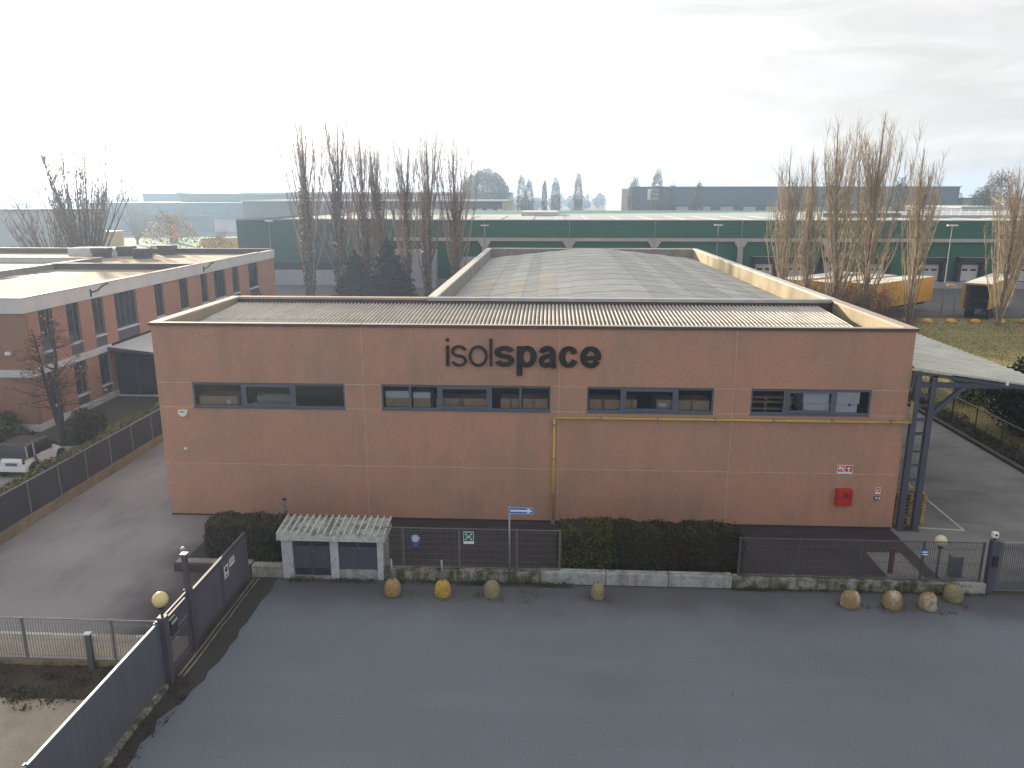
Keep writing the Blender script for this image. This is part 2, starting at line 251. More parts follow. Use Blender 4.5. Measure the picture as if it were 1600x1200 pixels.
# ------------------------------------------------------------------ mesh helpers
class MB:
    def __init__(s): s.v = []; s.f = []
    def add(s, vs, fs):
        n = len(s.v); s.v.extend([tuple(v) for v in vs]); s.f.extend([tuple(i + n for i in f) for f in fs]); return s
    def box(s, x0, y0, z0, x1, y1, z1):
        return s.add([(x0,y0,z0),(x1,y0,z0),(x1,y1,z0),(x0,y1,z0),(x0,y0,z1),(x1,y0,z1),(x1,y1,z1),(x0,y1,z1)],
                     [(0,3,2,1),(4,5,6,7),(0,1,5,4),(1,2,6,5),(2,3,7,6),(3,0,4,7)])
    def quad(s, a, b, c, d): return s.add([a, b, c, d], [(0,1,2,3)])
    def bar(s, p, q, wx, wy=None, up=(0,0,1)):
        p, q = Vector(p), Vector(q); wy = wy or wx; d = (q - p).normalized(); up = Vector(up)
        if abs(d.dot(up)) > .97: up = Vector((0,1,0))
        a = d.cross(up).normalized() * wx / 2; b = a.cross(d).normalized() * wy / 2
        return s.add([p-a-b, p+a-b, p+a+b, p-a+b, q-a-b, q+a-b, q+a+b, q-a+b],
                     [(0,3,2,1),(4,5,6,7),(0,1,5,4),(1,2,6,5),(2,3,7,6),(3,0,4,7)])
    def tube(s, pts, rad, n=8, cap=True):
        pts = [Vector(p) for p in pts]; rad = rad if isinstance(rad, (list, tuple)) else [rad] * len(pts); b0 = len(s.v)
        for i, p in enumerate(pts):
            d = (pts[min(i+1, len(pts)-1)] - pts[max(i-1, 0)]).normalized()
            up = Vector((0,0,1)) if abs(d.z) < .9 else Vector((0,1,0))
            a = d.cross(up).normalized(); b = a.cross(d)
            for k in range(n):
                t = 2 * math.pi * k / n; s.v.append(tuple(p + (a * math.cos(t) + b * math.sin(t)) * rad[i]))
        for i in range(len(pts)-1):
            for k in range(n):
                k2 = (k+1) % n; s.f.append((b0+i*n+k, b0+i*n+k2, b0+(i+1)*n+k2, b0+(i+1)*n+k))
        if cap:
            s.f.append(tuple(b0 + k for k in range(n))[::-1]); s.f.append(tuple(b0 + (len(pts)-1)*n + k for k in range(n)))
        return s
    def lathe(s, prof, n=16, c=(0,0,0), sx=1, sy=1):
        b0 = len(s.v)
        for r, z in prof:
            for k in range(n):
                t = 2*math.pi*k/n; s.v.append((c[0]+r*sx*math.cos(t), c[1]+r*sy*math.sin(t), c[2]+z))
        for i in range(len(prof)-1):
            for k in range(n):
                k2 = (k+1) % n; s.f.append((b0+i*n+k, b0+i*n+k2, b0+(i+1)*n+k2, b0+(i+1)*n+k))
        s.f.append(tuple(b0+k for k in range(n))[::-1]); s.f.append(tuple(b0+(len(prof)-1)*n+k for k in range(n)))
        return s
    def prism(s, poly, y0, y1):                 # poly in (x, z), extruded along y
        n = len(poly)
        s.add([(x, y0, z) for x, z in poly] + [(x, y1, z) for x, z in poly],
              [tuple(range(n)), tuple(range(2*n-1, n-1, -1))] + [(i, i+n, (i+1) % n + n, (i+1) % n) for i in range(n)])
        return s
    def mesh(s, name, m):
        me = bpy.data.meshes.new(name); me.from_pydata(s.v, [], s.f); me.materials.append(m); me.update(); return me
    def build(s, name, m, parent=None, bevel=0, smooth=False, world=True, kind=None, fix=True):
        me = bpy.data.meshes.new(name)
        v = s.v
        if parent is not None and world:
            o_ = worldloc(parent)
            v = [(x - o_[0], y - o_[1], z - o_[2]) for x, y, z in v]
        me.from_pydata(v, [], s.f); me.materials.append(m)
        if fix: fixn(me)
        if smooth: me.polygons.foreach_set('use_smooth', [True] * len(me.polygons))
        me.update(); o = bpy.data.objects.new(name, me); COL.objects.link(o)
        if parent is not None: o.parent = parent
        if bevel:
            b = o.modifiers.new('bevel', 'BEVEL'); b.width = bevel; b.segments = 2; b.limit_method = 'ANGLE'
        if kind: o['kind'] = kind
        return o
import bmesh
def fixn(me):
    if len(me.polygons) > 4000: return
    bm = bmesh.new(); bm.from_mesh(me); bmesh.ops.recalc_face_normals(bm, faces=bm.faces[:]); bm.to_mesh(me); bm.free()
def worldloc(o):
    p = Vector((0,0,0))
    while o is not None: p = p + o.location; o = o.parent
    return p
def tag(o, label, cat, group=None, kind=None):
    if label: o['label'] = label
    if cat: o['category'] = cat
    if group: o['group'] = group
    if kind: o['kind'] = kind
    return o
def thing(name, label, cat, loc=(0,0,0), group=None):
    o = bpy.data.objects.new(name, None); o.location = loc; o.empty_display_size = .3; COL.objects.link(o); return tag(o, label, cat, group)
def part(name, me, parent, loc=(0,0,0), rot=(0,0,0), scale=(1,1,1)):          # shared mesh, location in the parent's frame
    o = bpy.data.objects.new(name, me); o.location = loc; o.rotation_euler = rot; o.scale = scale; o.parent = parent; COL.objects.link(o); return o
KIDS = {}
def copy_thing(src, label, loc, rz=0, scale=None):
    def cp(o, par):
        c = o.copy(); COL.objects.link(c)
        if par is not None: c.parent = par
        for ch in o.children: cp(ch, c)
        return c
    r = cp(src, None); r.location = loc; r.rotation_euler = (0, 0, rz)
    if scale: r.scale = scale
    r['label'] = label
    return r
def struct(name, mb, m, **k):
    o = mb.build(name, m, **k); o['kind'] = 'structure'; return o
def sheet(name, x0, y0, x1, y1, z, m): return struct(name, MB().quad((x0,y0,z),(x1,y0,z),(x1,y1,z),(x0,y1,z)), m)
def nmesh(name, V, F, m, parent=None, kind=None, smooth=False):               # numpy arrays, parent-local coordinates
    V = np.asarray(V, np.float32); F = np.asarray(F, np.int32); k = F.shape[1]
    me = bpy.data.meshes.new(name); me.vertices.add(len(V)); me.vertices.foreach_set('co', V.ravel())
    me.loops.add(F.size); me.loops.foreach_set('vertex_index', F.ravel()); me.polygons.add(len(F))
    me.polygons.foreach_set('loop_start', np.arange(0, F.size, k, dtype=np.int32))
    me.update(calc_edges=True); me.materials.append(m)
    o = bpy.data.objects.new(name, me); COL.objects.link(o)
    if parent is not None: o.parent = parent
    if kind: o['kind'] = kind
    return o
def leaves(P, N, size, asp=.6, tilt=.7):
    """kite shaped leaves at points P facing roughly N"""
    n = len(P); N = N + rng.normal(0, tilt, (n, 3)); N /= np.linalg.norm(N, axis=1)[:, None] + 1e-9
    A = np.cross(N, rng.normal(0, 1, (n, 3))); A /= np.linalg.norm(A, axis=1)[:, None] + 1e-9; B = np.cross(N, A)
    s = size * rng.uniform(.6, 1.3, (n, 1))
    V = np.stack([P - A*s*.5, P + B*s*asp*.5, P + A*s*.5, P - B*s*asp*.5], 1).reshape(-1, 3)
    return V, np.arange(4*n).reshape(n, 4)
def twigs(paths, n=3):
    """many tubes: paths = list of (pts[k,3], radii[k])"""
    V = []; F = []; b = 0
    ang = 2*np.pi*np.arange(n)/n
    for pts, rad in paths:
        k = len(pts); d = np.gradient(pts, axis=0); d /= np.linalg.norm(d, axis=1)[:, None] + 1e-9
        up = np.where(np.abs(d[:, 2:3]) < .9, np.array([[0,0,1.]]), np.array([[0,1.,0]]))
        a = np.cross(d, up); a /= np.linalg.norm(a, axis=1)[:, None] + 1e-9; c = np.cross(a, d)
        V.append((pts[:, None, :] + (a[:, None, :]*np.cos(ang)[None, :, None] + c[:, None, :]*np.sin(ang)[None, :, None])*np.asarray(rad)[:, None, None]).reshape(-1, 3))
        for i in range(k-1):
            for j in range(n):
                j2 = (j+1) % n; F.append((b+i*n+j, b+i*n+j2, b+(i+1)*n+j2, b+(i+1)*n+j))
        b += k*n
    return np.concatenate(V), np.array(F)
def branch(p, d, L, r0, r1, k=4, bend=.15, lift=.0, g=None):
    g = g or rng; pts = [np.array(p, float)]; d = np.array(d, float); d /= np.linalg.norm(d)
    for i in range(k-1):
        d = d + g.normal(0, bend, 3) + np.array([0, 0, lift]); d /= np.linalg.norm(d); pts.append(pts[-1] + d*L/(k-1))
    return np.array(pts), np.linspace(r0, r1, k)

# ------------------------------------------------------------------ ground and setting
sheet('ground', -2200, -300, 2200, 2300, -.03, m_field)
sheet('street', -9.75, -40, 90, 23.62, 0, blend_mat('street asphalt dark edge', m_street, (.085, .083, .092), 20.6, 23.6, 1))  # street colour darkens towards the wall
sheet('side_drive', -20.6, 19.95, -9.75, 75, .004, blend_mat('drive asphalt worn', m_lyard, (.034, .03, .036), -14.8, -11.2))
sheet('front_yard', -13.0, 23.9, 13.5, 29.2, .008, m_yard)
sheet('concrete_yard', 13.5, 23.9, 22.5, 75, .004, m_conc)
sheet('pale_patch', 11.75, 24.0, 13.0, 26.6, .012, m_conc)
sheet('beige_paving', -34, -10, -10.2, 16.9, .004, m_pave)
sheet('beige_strip', -34, 18.4, -10.2, 19.95, .004, m_pave)
sheet('soil_bed', -34, 16.9, -10.2, 18.4, .0, m_soil)
struct('white_line', MB().box(-30, 19.82, .004, -13.4, 19.94, .010).box(-12.2, 19.82, .004, -10.9, 19.94, .010), m_line)
mb = MB(); yy = np.linspace(-5, 23.7, 70)
for v in yy: mb.v += [(-10.4, v, .008), (-9.62+.42*min(1, max(0, (v-16.2)/1.6))+random.uniform(-.09, .09), v, .008)]
mb.f = [(2*i, 2*i+1, 2*i+3, 2*i+2) for i in range(69)]; struct('dirt_verge', mb, m_dirt)
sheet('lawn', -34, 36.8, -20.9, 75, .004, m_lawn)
sheet('parking', -60, 20, -20.9, 36.8, .004, m_lyard)
sheet('grass_field', 24.2, 30, 140, 83.8, .004, m_grass)
sheet('planting_bed', 22.75, 24, 24.2, 83, .06, m_dirt)
sheet('logistics_yard', -48, 86.0, 160, 112, .004, m_lot)
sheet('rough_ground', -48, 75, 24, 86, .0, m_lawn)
sheet('far_grass', -115, 190, -62, 262, .02, m_green)
sheet('far_road', -260, 262, -60, 276, .02, m_lot)
sheet('far_yard', -200, 112.1, -62, 189, .012, m_lot)
struct('painted_triangle', MB().bar((14.7, 28.9, .008), (16.35, 28.72, .008), .09, .008).bar((16.35, 28.72, .0085), (16.45, 34.5, .0085), .09, .008), m_line)
k = MB().box(22.48, 24, 0, 22.75, 83, .16); struct('yard_kerb', k, m_kerbd)

# ================================================================== the factory
XL, XR, YF, YB, ZT = -15.45, 13.6, 28.75, 36.9, 7.98
HX0, HY1 = -5.85, 73.2
fac = thing('factory_building', 'terracotta concrete factory with ribbon windows and low arched rear hall', 'factory', (0, YF, 0))
core = MB()
wins = [(-14.03, -7.94), (-6.51, .11), (1.49, 6.34), (7.73, 12.24)]
core.box(XL+.02, YF+.004, 0, XR-.02, YF+.2, 4.60).box(XL+.02, YF+.004, 5.63, XR-.02, YF+.2, ZT-.1)
xs = [XL+.02] + [v for w_ in wins for v in w_] + [XR-.02]
for a, b in zip(xs[0::2], xs[1::2]): core.box(a, YF+.004, 4.60, b, YF+.2, 5.63)
core.build('wall_core', m_joint, fac)
cols = [(XL, -7.2), (-7.2, .42), (.42, 7.07), (7.07, XR)]; g = .016
def panel(x0, x1, z0, z1, nm='wall_panel'):
    MB().box(x0+g, YF-.004, z0+g, x1-g, YF+.003, z1-g).build(nm, m_wall, fac)
for a, b in cols:
    panel(a, b, 0, 2.26); panel(a, b, 2.26, 4.62); panel(a, b, 5.61, ZT-.08)
panel(XL, -14.03, 4.62, 5.61); panel(-7.94, -7.2, 4.62, 5.61); panel(-7.2, -6.51, 4.62, 5.61); panel(.11, .42, 4.62, 5.61)
panel(.42, 1.49, 4.62, 5.61); panel(6.34, 7.07, 4.62, 5.61); panel(7.07, 7.73, 4.62, 5.61); panel(12.24, XR, 4.62, 5.61)
MB().box(XL, YF+.2, 0, XL+.25, YB, ZT-.08).build('side_wall', m_wall, fac)
MB().box(XR-.25, YF+.2, 0, XR, HY1, ZT-.08).build('side_wall', m_wall, fac)
MB().box(XL+.25, YB-.22, 0, HX0, YB, ZT-.08).build('rear_wall', m_wall, fac)
MB().box(HX0, YB-.1, 0, HX0+.28, HY1, ZT-.08).build('side_wall', m_wall, fac)
MB().box(HX0+.28, HY1-.28, 0, XR-.25, HY1, ZT-.08).build('rear_wall', m_parg, fac)
# parapet linings
MB().box(XL+.252, YF+.22, 6.9, XL+.30, YB-.25, ZT-.09).build('parapet_lining', m_par, fac, )
MB().box(XR-.30, YF+.22, 6.4, XR-.252, HY1-.3, ZT-.09).build('parapet_lining', m_par, fac)
MB().box(HX0+.282, YB+.05, 6.4, HX0+.33, HY1-.3, ZT-.09).build('parapet_lining', m_parg, fac)
MB().box(XL+.3, YB-.30, 6.9, XR-.3, YB-.24, ZT-.09).build('parapet_lining', m_pard, fac)
# copings
def coping(x0, y0, x1, y1, m, z0=ZT-.08, z1=ZT+.02): MB().box(x0, y0, z0, x1, y1, z1).build('coping', m, fac, bevel=.008)
for a, b in ((XL-.06, -7.2), (-7.19, .42), (.43, 7.07), (7.08, XR+.06)): coping(a, YF-.07, b, YF+.22, m_brown, ZT-.1, ZT)
for a, b in ((XL-.06, -7.2), (-7.19, .42), (.43, 7.07), (7.08, XR+.06)): coping(a+.02, YF-.06, b-.0, YF+.225, m_copl, ZT+.002, ZT+.016)  # pale strip on the brown coping paints its sunlit top
for a, b in ((YF+.23, 32.6), (32.62, YB-.0)): coping(XL-.06, a, XL+.36, b, m_copl)
coping(XL+.37, YB-.34, HX0-.02, YB+.05, m_copl)
coping(HX0, YB-.36, XR-.38, YB+.1, m_flash, ZT-.12, ZT+.03)
for a, b in ((YF+.23, 32.9), (32.92, YB+.1)): coping(XR-.37, a, XR+.06, b, m_copl)
ys = [YB+.12, 44.2, 51.4, 58.6, 65.8, HY1]
for a, b in zip(ys, ys[1:]):
    coping(HX0-.05, a, HX0+.4, b-.02, m_copw); coping(XR-.37, a, XR+.06, b-.02, m_copw)
coping(HX0+.42, HY1-.36, XR-.39, HY1+.05, m_copw)
# corrugated roof of the front block: two rows of sheets
def corrugated(L, wdt, p, amp, seg=6):
    mb = MB(); n = int(round(wdt / p)) * seg
    for i in range(n+1):
        u = wdt * i / n; z = amp * math.cos(2*math.pi*u/p)
        mb.v += [(u, 0, z), (u, L, z)]
    mb.f += [(2*i, 2*i+2, 2*i+3, 2*i+1) for i in range(n)]
    return mb
zr0, zr1, yr0, yr1 = 7.28, 7.68, YF+.24, YB-.32
sl_ = math.atan2(zr1-zr0, yr1-yr0); Lh = (yr1-yr0)/2/math.cos(sl_)
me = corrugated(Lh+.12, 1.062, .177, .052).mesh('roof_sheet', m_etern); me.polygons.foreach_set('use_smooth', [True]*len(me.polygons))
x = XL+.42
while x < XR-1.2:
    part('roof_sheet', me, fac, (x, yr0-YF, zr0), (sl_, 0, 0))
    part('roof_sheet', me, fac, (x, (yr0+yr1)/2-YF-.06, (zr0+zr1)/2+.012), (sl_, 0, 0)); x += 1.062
MB().box(XL+.3, yr0, 7.0, XR-.3, yr1, 7.1).build('roof_deck', m_pard, fac)
# hall roof: arched, courses of corrugated sheet
rx0, rx1, xm = HX0+.34, XR-.31, 3.9
def zroof(x):
    h_ = (xm - rx0) if x < xm else (rx1 - xm); t = abs(x - xm) / h_
    return 7.97 - .97*((t*t+.006)**.6-.006**.6)
edges = [rx0, -4.55, -3.5, -2.45, -1.5, -.6, .35, 1.3, 2.6, 5.2, 6.5, 7.6, 8.65, 9.7, 10.75, 11.8, rx1]
def course_mesh(x0, x1, L, m):
    mb = MB(); K = 9 if x0 < xm < x1 else 3; p = .177; n = int(L/p)*4; z0, z1 = zroof(x0), zroof(x1); xmid = (x0+x1)/2; zm = zroof(xmid)
    for i in range(n+1):
        yv = L*i/n; dz = .018*math.cos(2*math.pi*yv/p)
        for q in range(K): xq = x0+(x1-x0)*q/(K-1); mb.v.append((xq, yv, zroof(xq)+dz))
    for i in range(n): mb.f += [(K*i+q, K*i+q+1, K*i+K+q+1, K*i+K+q) for q in range(K-1)]
    return mb.mesh('hall_roof_sheet', m)
Ls = 3.0; nsh = 12
for i, (a, b) in enumerate(zip(edges, edges[1:])):
    yel = i in (1, 3, 5) ; mg = m_hallk if i in (2, 4, 9, 11, 12, 14) else m_hallg; meg = course_mesh(a-.02, b+.02, 2.98, mg); mey = course_mesh(a-.02, b+.02, 2.98, m_hally) if yel else meg
    for j in range(nsh):
        me = mey if j < 5 else meg
        part('hall_roof_sheet', me, fac, (0, YB+.12-YF + j*Ls, .03*(i % 2)))
# ribbon windows
segs = [[(-14.03,-12.02,0),(-12.02,-9.99,1),(-9.99,-7.94,0)], [(-6.51,-4.24,2),(-4.24,-2.25,1),(-2.25,.11,2)],
        [(1.49,2.86,0),(2.86,4.92,1),(4.92,6.34,0)], [(7.73,9.05,0),(9.05,10.89,1),(10.89,12.24,0)]]
for sg in segs:
    for x0, x1, ty in sg:
        z0, z1 = 4.625, 5.605; y = YF + .03; t = .07
        fr = MB().box(x0, y, z0, x0+t, y+.1, z1).box(x1-t, y, z0, x1, y+.1, z1).box(x0+t, y, z0, x1-t, y+.1, z0+t).box(x0+t, y, z1-t, x1-t, y+.1, z1)
        if ty == 1:
            t2 = .07; a0, a1, b0, b1 = x0+t, x1-t, z0+t, z1-t
            fr.box(a0, y-.03, b0, a0+t2, y+.08, b1).box(a1-t2, y-.03, b0, a1, y+.08, b1).box(a0+t2, y-.03, b0, a1-t2, y+.08, b0+t2).box(a0+t2, y-.03, b1-t2, a1-t2, y+.08, b1)
        fo = fr.build('window_frame', m_frame, fac)
        if ty == 2: MB().box((x0+x1)/2-.04, y-.01, z0+t, (x0+x1)/2+.04, y+.09, z1-t).build('mullion', m_frame, fo)
        MB().box(x0+t, y+.05, z0+t, x1-t, y+.056, z1-t).build('pane', m_glass, fo)
    xa, xb = sg[0][0], sg[-1][1]
    MB().box(xa, YF-.04, 4.585, xb, YF+.03, 4.622).build('window_sill', m_frame, fac)
MB().box(XL+.3, YF+2.2, 4.0, XR-.3, YF+2.25, 6.5).box(XL+.3, YF+.25, 4.3, XR-.3, YF+2.2, 4.5).box(XL+.3, YF+.25, 6.0, XR-.3, YF+2.2, 6.05).build('store_room', m_inner, fac)
MB().box(XL+.05, YF-.012, 0, XR-.05, YF-.002, .07).build('wall_base_stain', m_dirt, fac)
# goods behind the glass
def goods(name, label, cat, mbs, grp=None):
    t = None
    x0 = min(v[0] for mb, m, n in mbs for v in mb.v)
    t = thing(name, label, cat, (x0, YF+.7, 4.5), grp)
    for mb, m, n in mbs: mb.build(n, m, t, bevel=.01)
gg = 'goods stored behind the ribbon windows'
goods('storage_box', 'long brown carton with white tag behind leftmost ribbon window', 'carton', [(MB().box(-13.9,YF+.24,4.5,-12.35,YF+1.2,5.0), m_carton, 'carton_body'), (MB().box(-12.8,YF+.225,4.7,-12.62,YF+.24,4.86), m_paperw, 'tag')], gg)
goods('wrapped_roll', 'grey film wrapped bundle behind middle pane of leftmost window', 'bundle', [(MB().tube([(-11.7,YF+.8,4.75),(-10.3,YF+.8,4.75)], .26, 14), m_fpale, 'roll'), (MB().box(-11.75,YF+.22,4.66,-10.3,YF+.42,4.74), m_paperw, 'lip')], gg)
goods('storage_box', 'carton with white upper half behind first pane of second window', 'carton', [(MB().box(-6.4,YF+.24,4.5,-5.4,YF+1.2,5.02), m_carton, 'carton_body'), (MB().box(-6.4,YF+.24,5.025,-5.4,YF+1.2,5.3), m_paperw, 'lid')], gg)
goods('storage_box', 'narrower carton with white top beside the first of second window', 'carton', [(MB().box(-5.3,YF+.24,4.5,-4.62,YF+1.2,5.02), m_carton, 'carton_body'), (MB().box(-5.3,YF+.24,5.025,-4.62,YF+1.2,5.26), m_paperw, 'lid')], gg)
goods('storage_box', 'long low carton behind framed middle pane of second window', 'carton', [(MB().box(-4.4,YF+.24,4.5,-2.4,YF+1.1,5.03), m_carton, 'carton_body'), (MB().box(-3.5,YF+.23,4.5,-3.3,YF+.24,5.03), m_wood, 'tape')], gg)
goods('storage_box', 'pale carton behind left half of third pane in second window', 'carton', [(MB().box(-1.85,YF+.24,4.5,-1.1,YF+1.1,5.05), m_carton, 'carton_body'), (MB().box(-1.5,YF+.23,4.5,-1.4,YF+.24,5.05), m_wood, 'tape')], gg)
goods('storage_box', 'pale carton at right end of second ribbon window', 'carton', [(MB().box(-1.0,YF+.24,4.5,.0,YF+1.1,5.05), m_carton, 'carton_body'), (MB().box(-.6,YF+.23,4.5,-.5,YF+.24,5.05), m_wood, 'tape')], gg)
goods('storage_box', 'low brown carton behind left pane of third window', 'carton', [(MB().box(1.6,YF+.24,4.5,2.8,YF+1.1,5.06), m_carton, 'carton_body'), (MB().box(2.1,YF+.23,4.5,2.2,YF+.24,5.06), m_wood, 'tape')], gg)
goods('storage_box', 'short brown carton left of dark gap in third window', 'carton', [(MB().box(2.95,YF+.24,4.5,3.45,YF+1.1,5.06), m_carton, 'carton_body'), (MB().box(3.2,YF+.23,4.5,3.28,YF+.24,5.06), m_wood, 'tape')], gg)
goods('storage_box', 'pale printed carton right of dark gap in third window', 'carton', [(MB().box(4.2,YF+.24,4.5,4.85,YF+1.1,5.07), m_carton, 'carton_body'), (MB().box(4.3,YF+.225,4.8,4.55,YF+.24,4.95), m_paperw, 'print')], gg)
goods('storage_box', 'long pale carton at right end of third window', 'carton', [(MB().box(5.0,YF+.24,4.5,6.25,YF+1.1,5.07), m_carton, 'carton_body'), (MB().box(5.5,YF+.23,4.5,5.6,YF+.24,5.07), m_wood, 'tape')], gg)
rk = MB()
for z in (4.75, 5.02, 5.2): rk.box(7.8, YF+.24, z, 9.4, YF+.46, z+.045)
goods('pallet_rack', 'wooden crate frame behind left pane of rightmost window', 'rack', [(rk, m_wood, 'slat'), (MB().box(8.36,YF+.37,4.5,8.46,YF+.47,5.24).box(9.3,YF+.37,4.5,9.4,YF+.47,5.24), m_wood, 'upright')], gg)
goods('wrapped_bundle', 'white wrapped sheet bundle behind middle pane of rightmost window', 'bundle', [(MB().box(9.78,YF+.15,4.62,10.78,YF+1.2,5.03).box(9.74,YF+.14,5.04,10.72,YF+1.2,5.45), m_paperw, 'wrapped_sheets')], gg)
goods('wrapped_bundle', 'white wrapped sheet bundle behind right pane of rightmost window', 'bundle', [(MB().box(10.95,YF+.15,4.62,11.8,YF+1.2,5.02).box(10.95,YF+.14,5.03,11.86,YF+1.2,5.5), m_paperw, 'wrapped_sheets'), (MB().tube([(11.5,YF+.125,5.0),(11.5,YF+.14,5.0)], .06, 10), m_fgrey, 'core')], gg)

# ---------------------------------------------------------------- sign letters
sign = thing('wall_sign', 'raised dark lettering isolspace high on the terracotta facade', 'sign', (-.95, YF, 6.4))
def stroke(mb, pts, wd, y0=YF-.09, y1=YF-.02, dy=0.):
    pts = [Vector((p[0], 0, p[1])) for p in pts]; n = len(pts); L = []; Rr = []
    wds = wd if isinstance(wd, list) else [wd]*n
    for i, p in enumerate(pts):
        d = (pts[min(i+1, n-1)] - pts[max(i-1, 0)]).normalized(); q = Vector((-d.z, 0, d.x)) * wds[i]/2
        L.append(p+q); Rr.append(p-q)
    b = len(mb.v)
    for i in range(n):
        for q, y in ((L[i], y0-dy), (Rr[i], y0-dy), (L[i], y1), (Rr[i], y1)): mb.v.append((q.x, y, q.z))
    for i in range(n-1):
        a, c = b+4*i, b+4*i+4
        mb.f += [(a, a+1, c+1, c), (a+2, c+2, c+3, a+3), (a, c, c+2, a+2), (a+1, a+3, c+3, c+1)]
    e = b+4*(n-1); mb.f += [(b, b+2, b+3, b+1), (e, e+1, e+3, e+2)]
def arc(cx, cz, rx, rz, a0, a1, n=24): return [(cx+rx*math.cos(R(a0+(a1-a0)*i/n)), cz+rz*math.sin(R(a0+(a1-a0)*i/n))) for i in range(n+1)]
zb, zx, zt, zdot, zd = 6.40, 7.2, 7.475, 7.36, 6.06
def letter_s(x0, x1, wd):
    cx = (x0+x1)/2; rx = (x1-x0)/2-wd/2; H = (zx-zb+.03-wd); rz = H/4; zc1 = zx+.015-wd/2-rz; zc0 = zb-.015+wd/2+rz
    top = arc(cx, zc1, rx, rz, 12, 250, 26); bot = arc(cx, zc0, rx, rz, 70, -168, 26)
    mb = MB(); pts_ = top + bot; stroke(mb, pts_, wd if wd < .15 else mod(pts_, wd*1.1, wd*.86)); return mb
def ring(x0, x1, a0, a1, wd, z0=zb-.015, z1=zx+.015, n=40, wh=None):
    return arc((x0+x1)/2, (z0+z1)/2, (x1-x0)/2-wd/2, (z1-z0)/2-(wh or wd)/2, a0, a1, n)
th, bo, bh = .1, .24, .175
def mod(pts, wv, wh):
    out = []
    for i in range(len(pts)):
        a, b = pts[max(i-1, 0)], pts[min(i+1, len(pts)-1)]; dx, dz = abs(b[0]-a[0]), abs(b[1]-a[1]); L = math.hypot(dx, dz) or 1
        out.append(wh + (wv-wh)*(dz/L)**1.5)
    return out
def lb(mb): mb.build('letter', m_letter, sign)
mb = MB(); stroke(mb, [(-3.862, zb), (-3.862, zx)], .12); stroke(mb, [(-3.862, zdot), (-3.862, zt)], .12); lb(mb)
lb(letter_s(-3.72, -3.13, th))
mb = MB(); stroke(mb, ring(-3.05, -2.325, 0, 360, th), th); lb(mb)
mb = MB(); stroke(mb, [(-2.197, zb), (-2.197, zt)], .1); lb(mb)
lb(letter_s(-2.05, -1.31, .2))
mb = MB(); stroke(mb, [(-1.106, zd), (-1.106, zx)], .222, dy=.003); r_ = ring(-1.2, -.445, 0, 360, bo, wh=bh); stroke(mb, r_, mod(r_, bo, bh)); lb(mb)
mb = MB(); stroke(mb, arc(-.05, 6.93, .215, .185, 175, 0, 16) + [(.165, 6.75), (.165, 6.5), (.20, 6.42), (.30, 6.40)], [.215]*17 + [.225, .225, .2, .1])
stroke(mb, [(.2, 6.90), (.0, 6.84), (-.17, 6.79)] + arc(-.13, 6.62, .14, .15, 110, 270, 12) + [(-.02, 6.475), (.12, 6.56)], [.13, .16, .18] + [.195]*13 + [.18, .13], dy=.003); lb(mb)
mb = MB(); r_ = ring(.395, 1.14, 24, 336, bo, wh=bh); stroke(mb, r_, mod(r_, bo, bh)); lb(mb)
mb = MB(); r_ = ring(1.2, 2.0, 0, 332, bo, wh=bh); stroke(mb, r_, mod(r_, bo, bh)); stroke(mb, [(1.3, 6.765), (1.98, 6.765)], .15, dy=.003); lb(mb)

# ---------------------------------------------------------------- things on the wall
gp = thing('gas_pipe', 'yellow gas pipe running up and across the facade under the windows', 'pipe', (.25, YF-.1, 0))
MB().tube([(.25, YF-.12, .1), (.25, YF-.12, 4.37)], .045, 10).build('riser', m_pipe, gp, smooth=True)
MB().tube([(.25, YF-.12, 4.40), (13.72, YF-.12, 4.40)], .045, 10).build('run', m_pipe, gp, smooth=True)
MB().tube([(13.72, YF-.12, 4.36), (13.72, YF-.12, 5.22), (13.72, YF+.3, 5.26)], .05, 10).build('corner_riser', m_pipe, gp, smooth=True)
cl = MB()
for z in (1.2, 2.7, 4.1): cl.box(.17, YF-.18, z, .33, YF, z+.05)
for x in (2, 4.2, 6.4, 8.6, 10.8, 13): cl.box(x, YF-.18, 4.33, x+.05, YF, 4.47)
cl.build('bracket', m_galv, gp); MB().box(.17, YF-.2, 0, .33, YF-.02, .1).build('foot', m_galv, gp)
si = thing('alarm_siren', 'white shield shaped alarm siren on left end of facade', 'siren', (-14.48, YF, 4.3))
MB().prism([(-14.66, 4.5), (-14.3, 4.5), (-14.3, 4.36), (-14.36, 4.27), (-14.48, 4.22), (-14.6, 4.27), (-14.66, 4.36)], YF-.12, YF-.002).build('housing', m_white, si, bevel=.015)
MB().box(-14.58, YF-.128, 4.42, -14.38, YF-.12, 4.46).build('grille', m_fgrey, si)
wl = thing('wall_detector', 'small white detector on facade below the alarm siren', 'detector', (-14.53, YF, 2.8))
MB().box(-14.58, YF-.1, 2.78, -14.47, YF-.002, 2.93).build('housing', m_white, wl, bevel=.015); MB().box(-14.565, YF-.104, 2.80, -14.485, YF-.1, 2.85).build('lens', m_fgrey, wl)
fs = thing('hydrant_sign', 'pair of red fire hose pictograms above the red hose box', 'sign', (11.53, YF, 2.3))
MB().box(11.24, YF-.02, 2.27, 11.82, YF-.002, 2.62).build('plate', m_white, fs)
MB().box(11.26, YF-.026, 2.36, 11.515, YF-.02, 2.6).box(11.545, YF-.026, 2.36, 11.80, YF-.02, 2.6).build('red_field', m_signred, fs)
MB().box(11.29, YF-.032, 2.44, 11.38, YF-.026, 2.57).prism([(11.42,2.4),(11.48,2.4),(11.48,2.5),(11.5,2.5),(11.44,2.57),(11.38,2.5),(11.42,2.5)], YF-.0325, YF-.0265).build('hose_pictogram', m_white, fs)
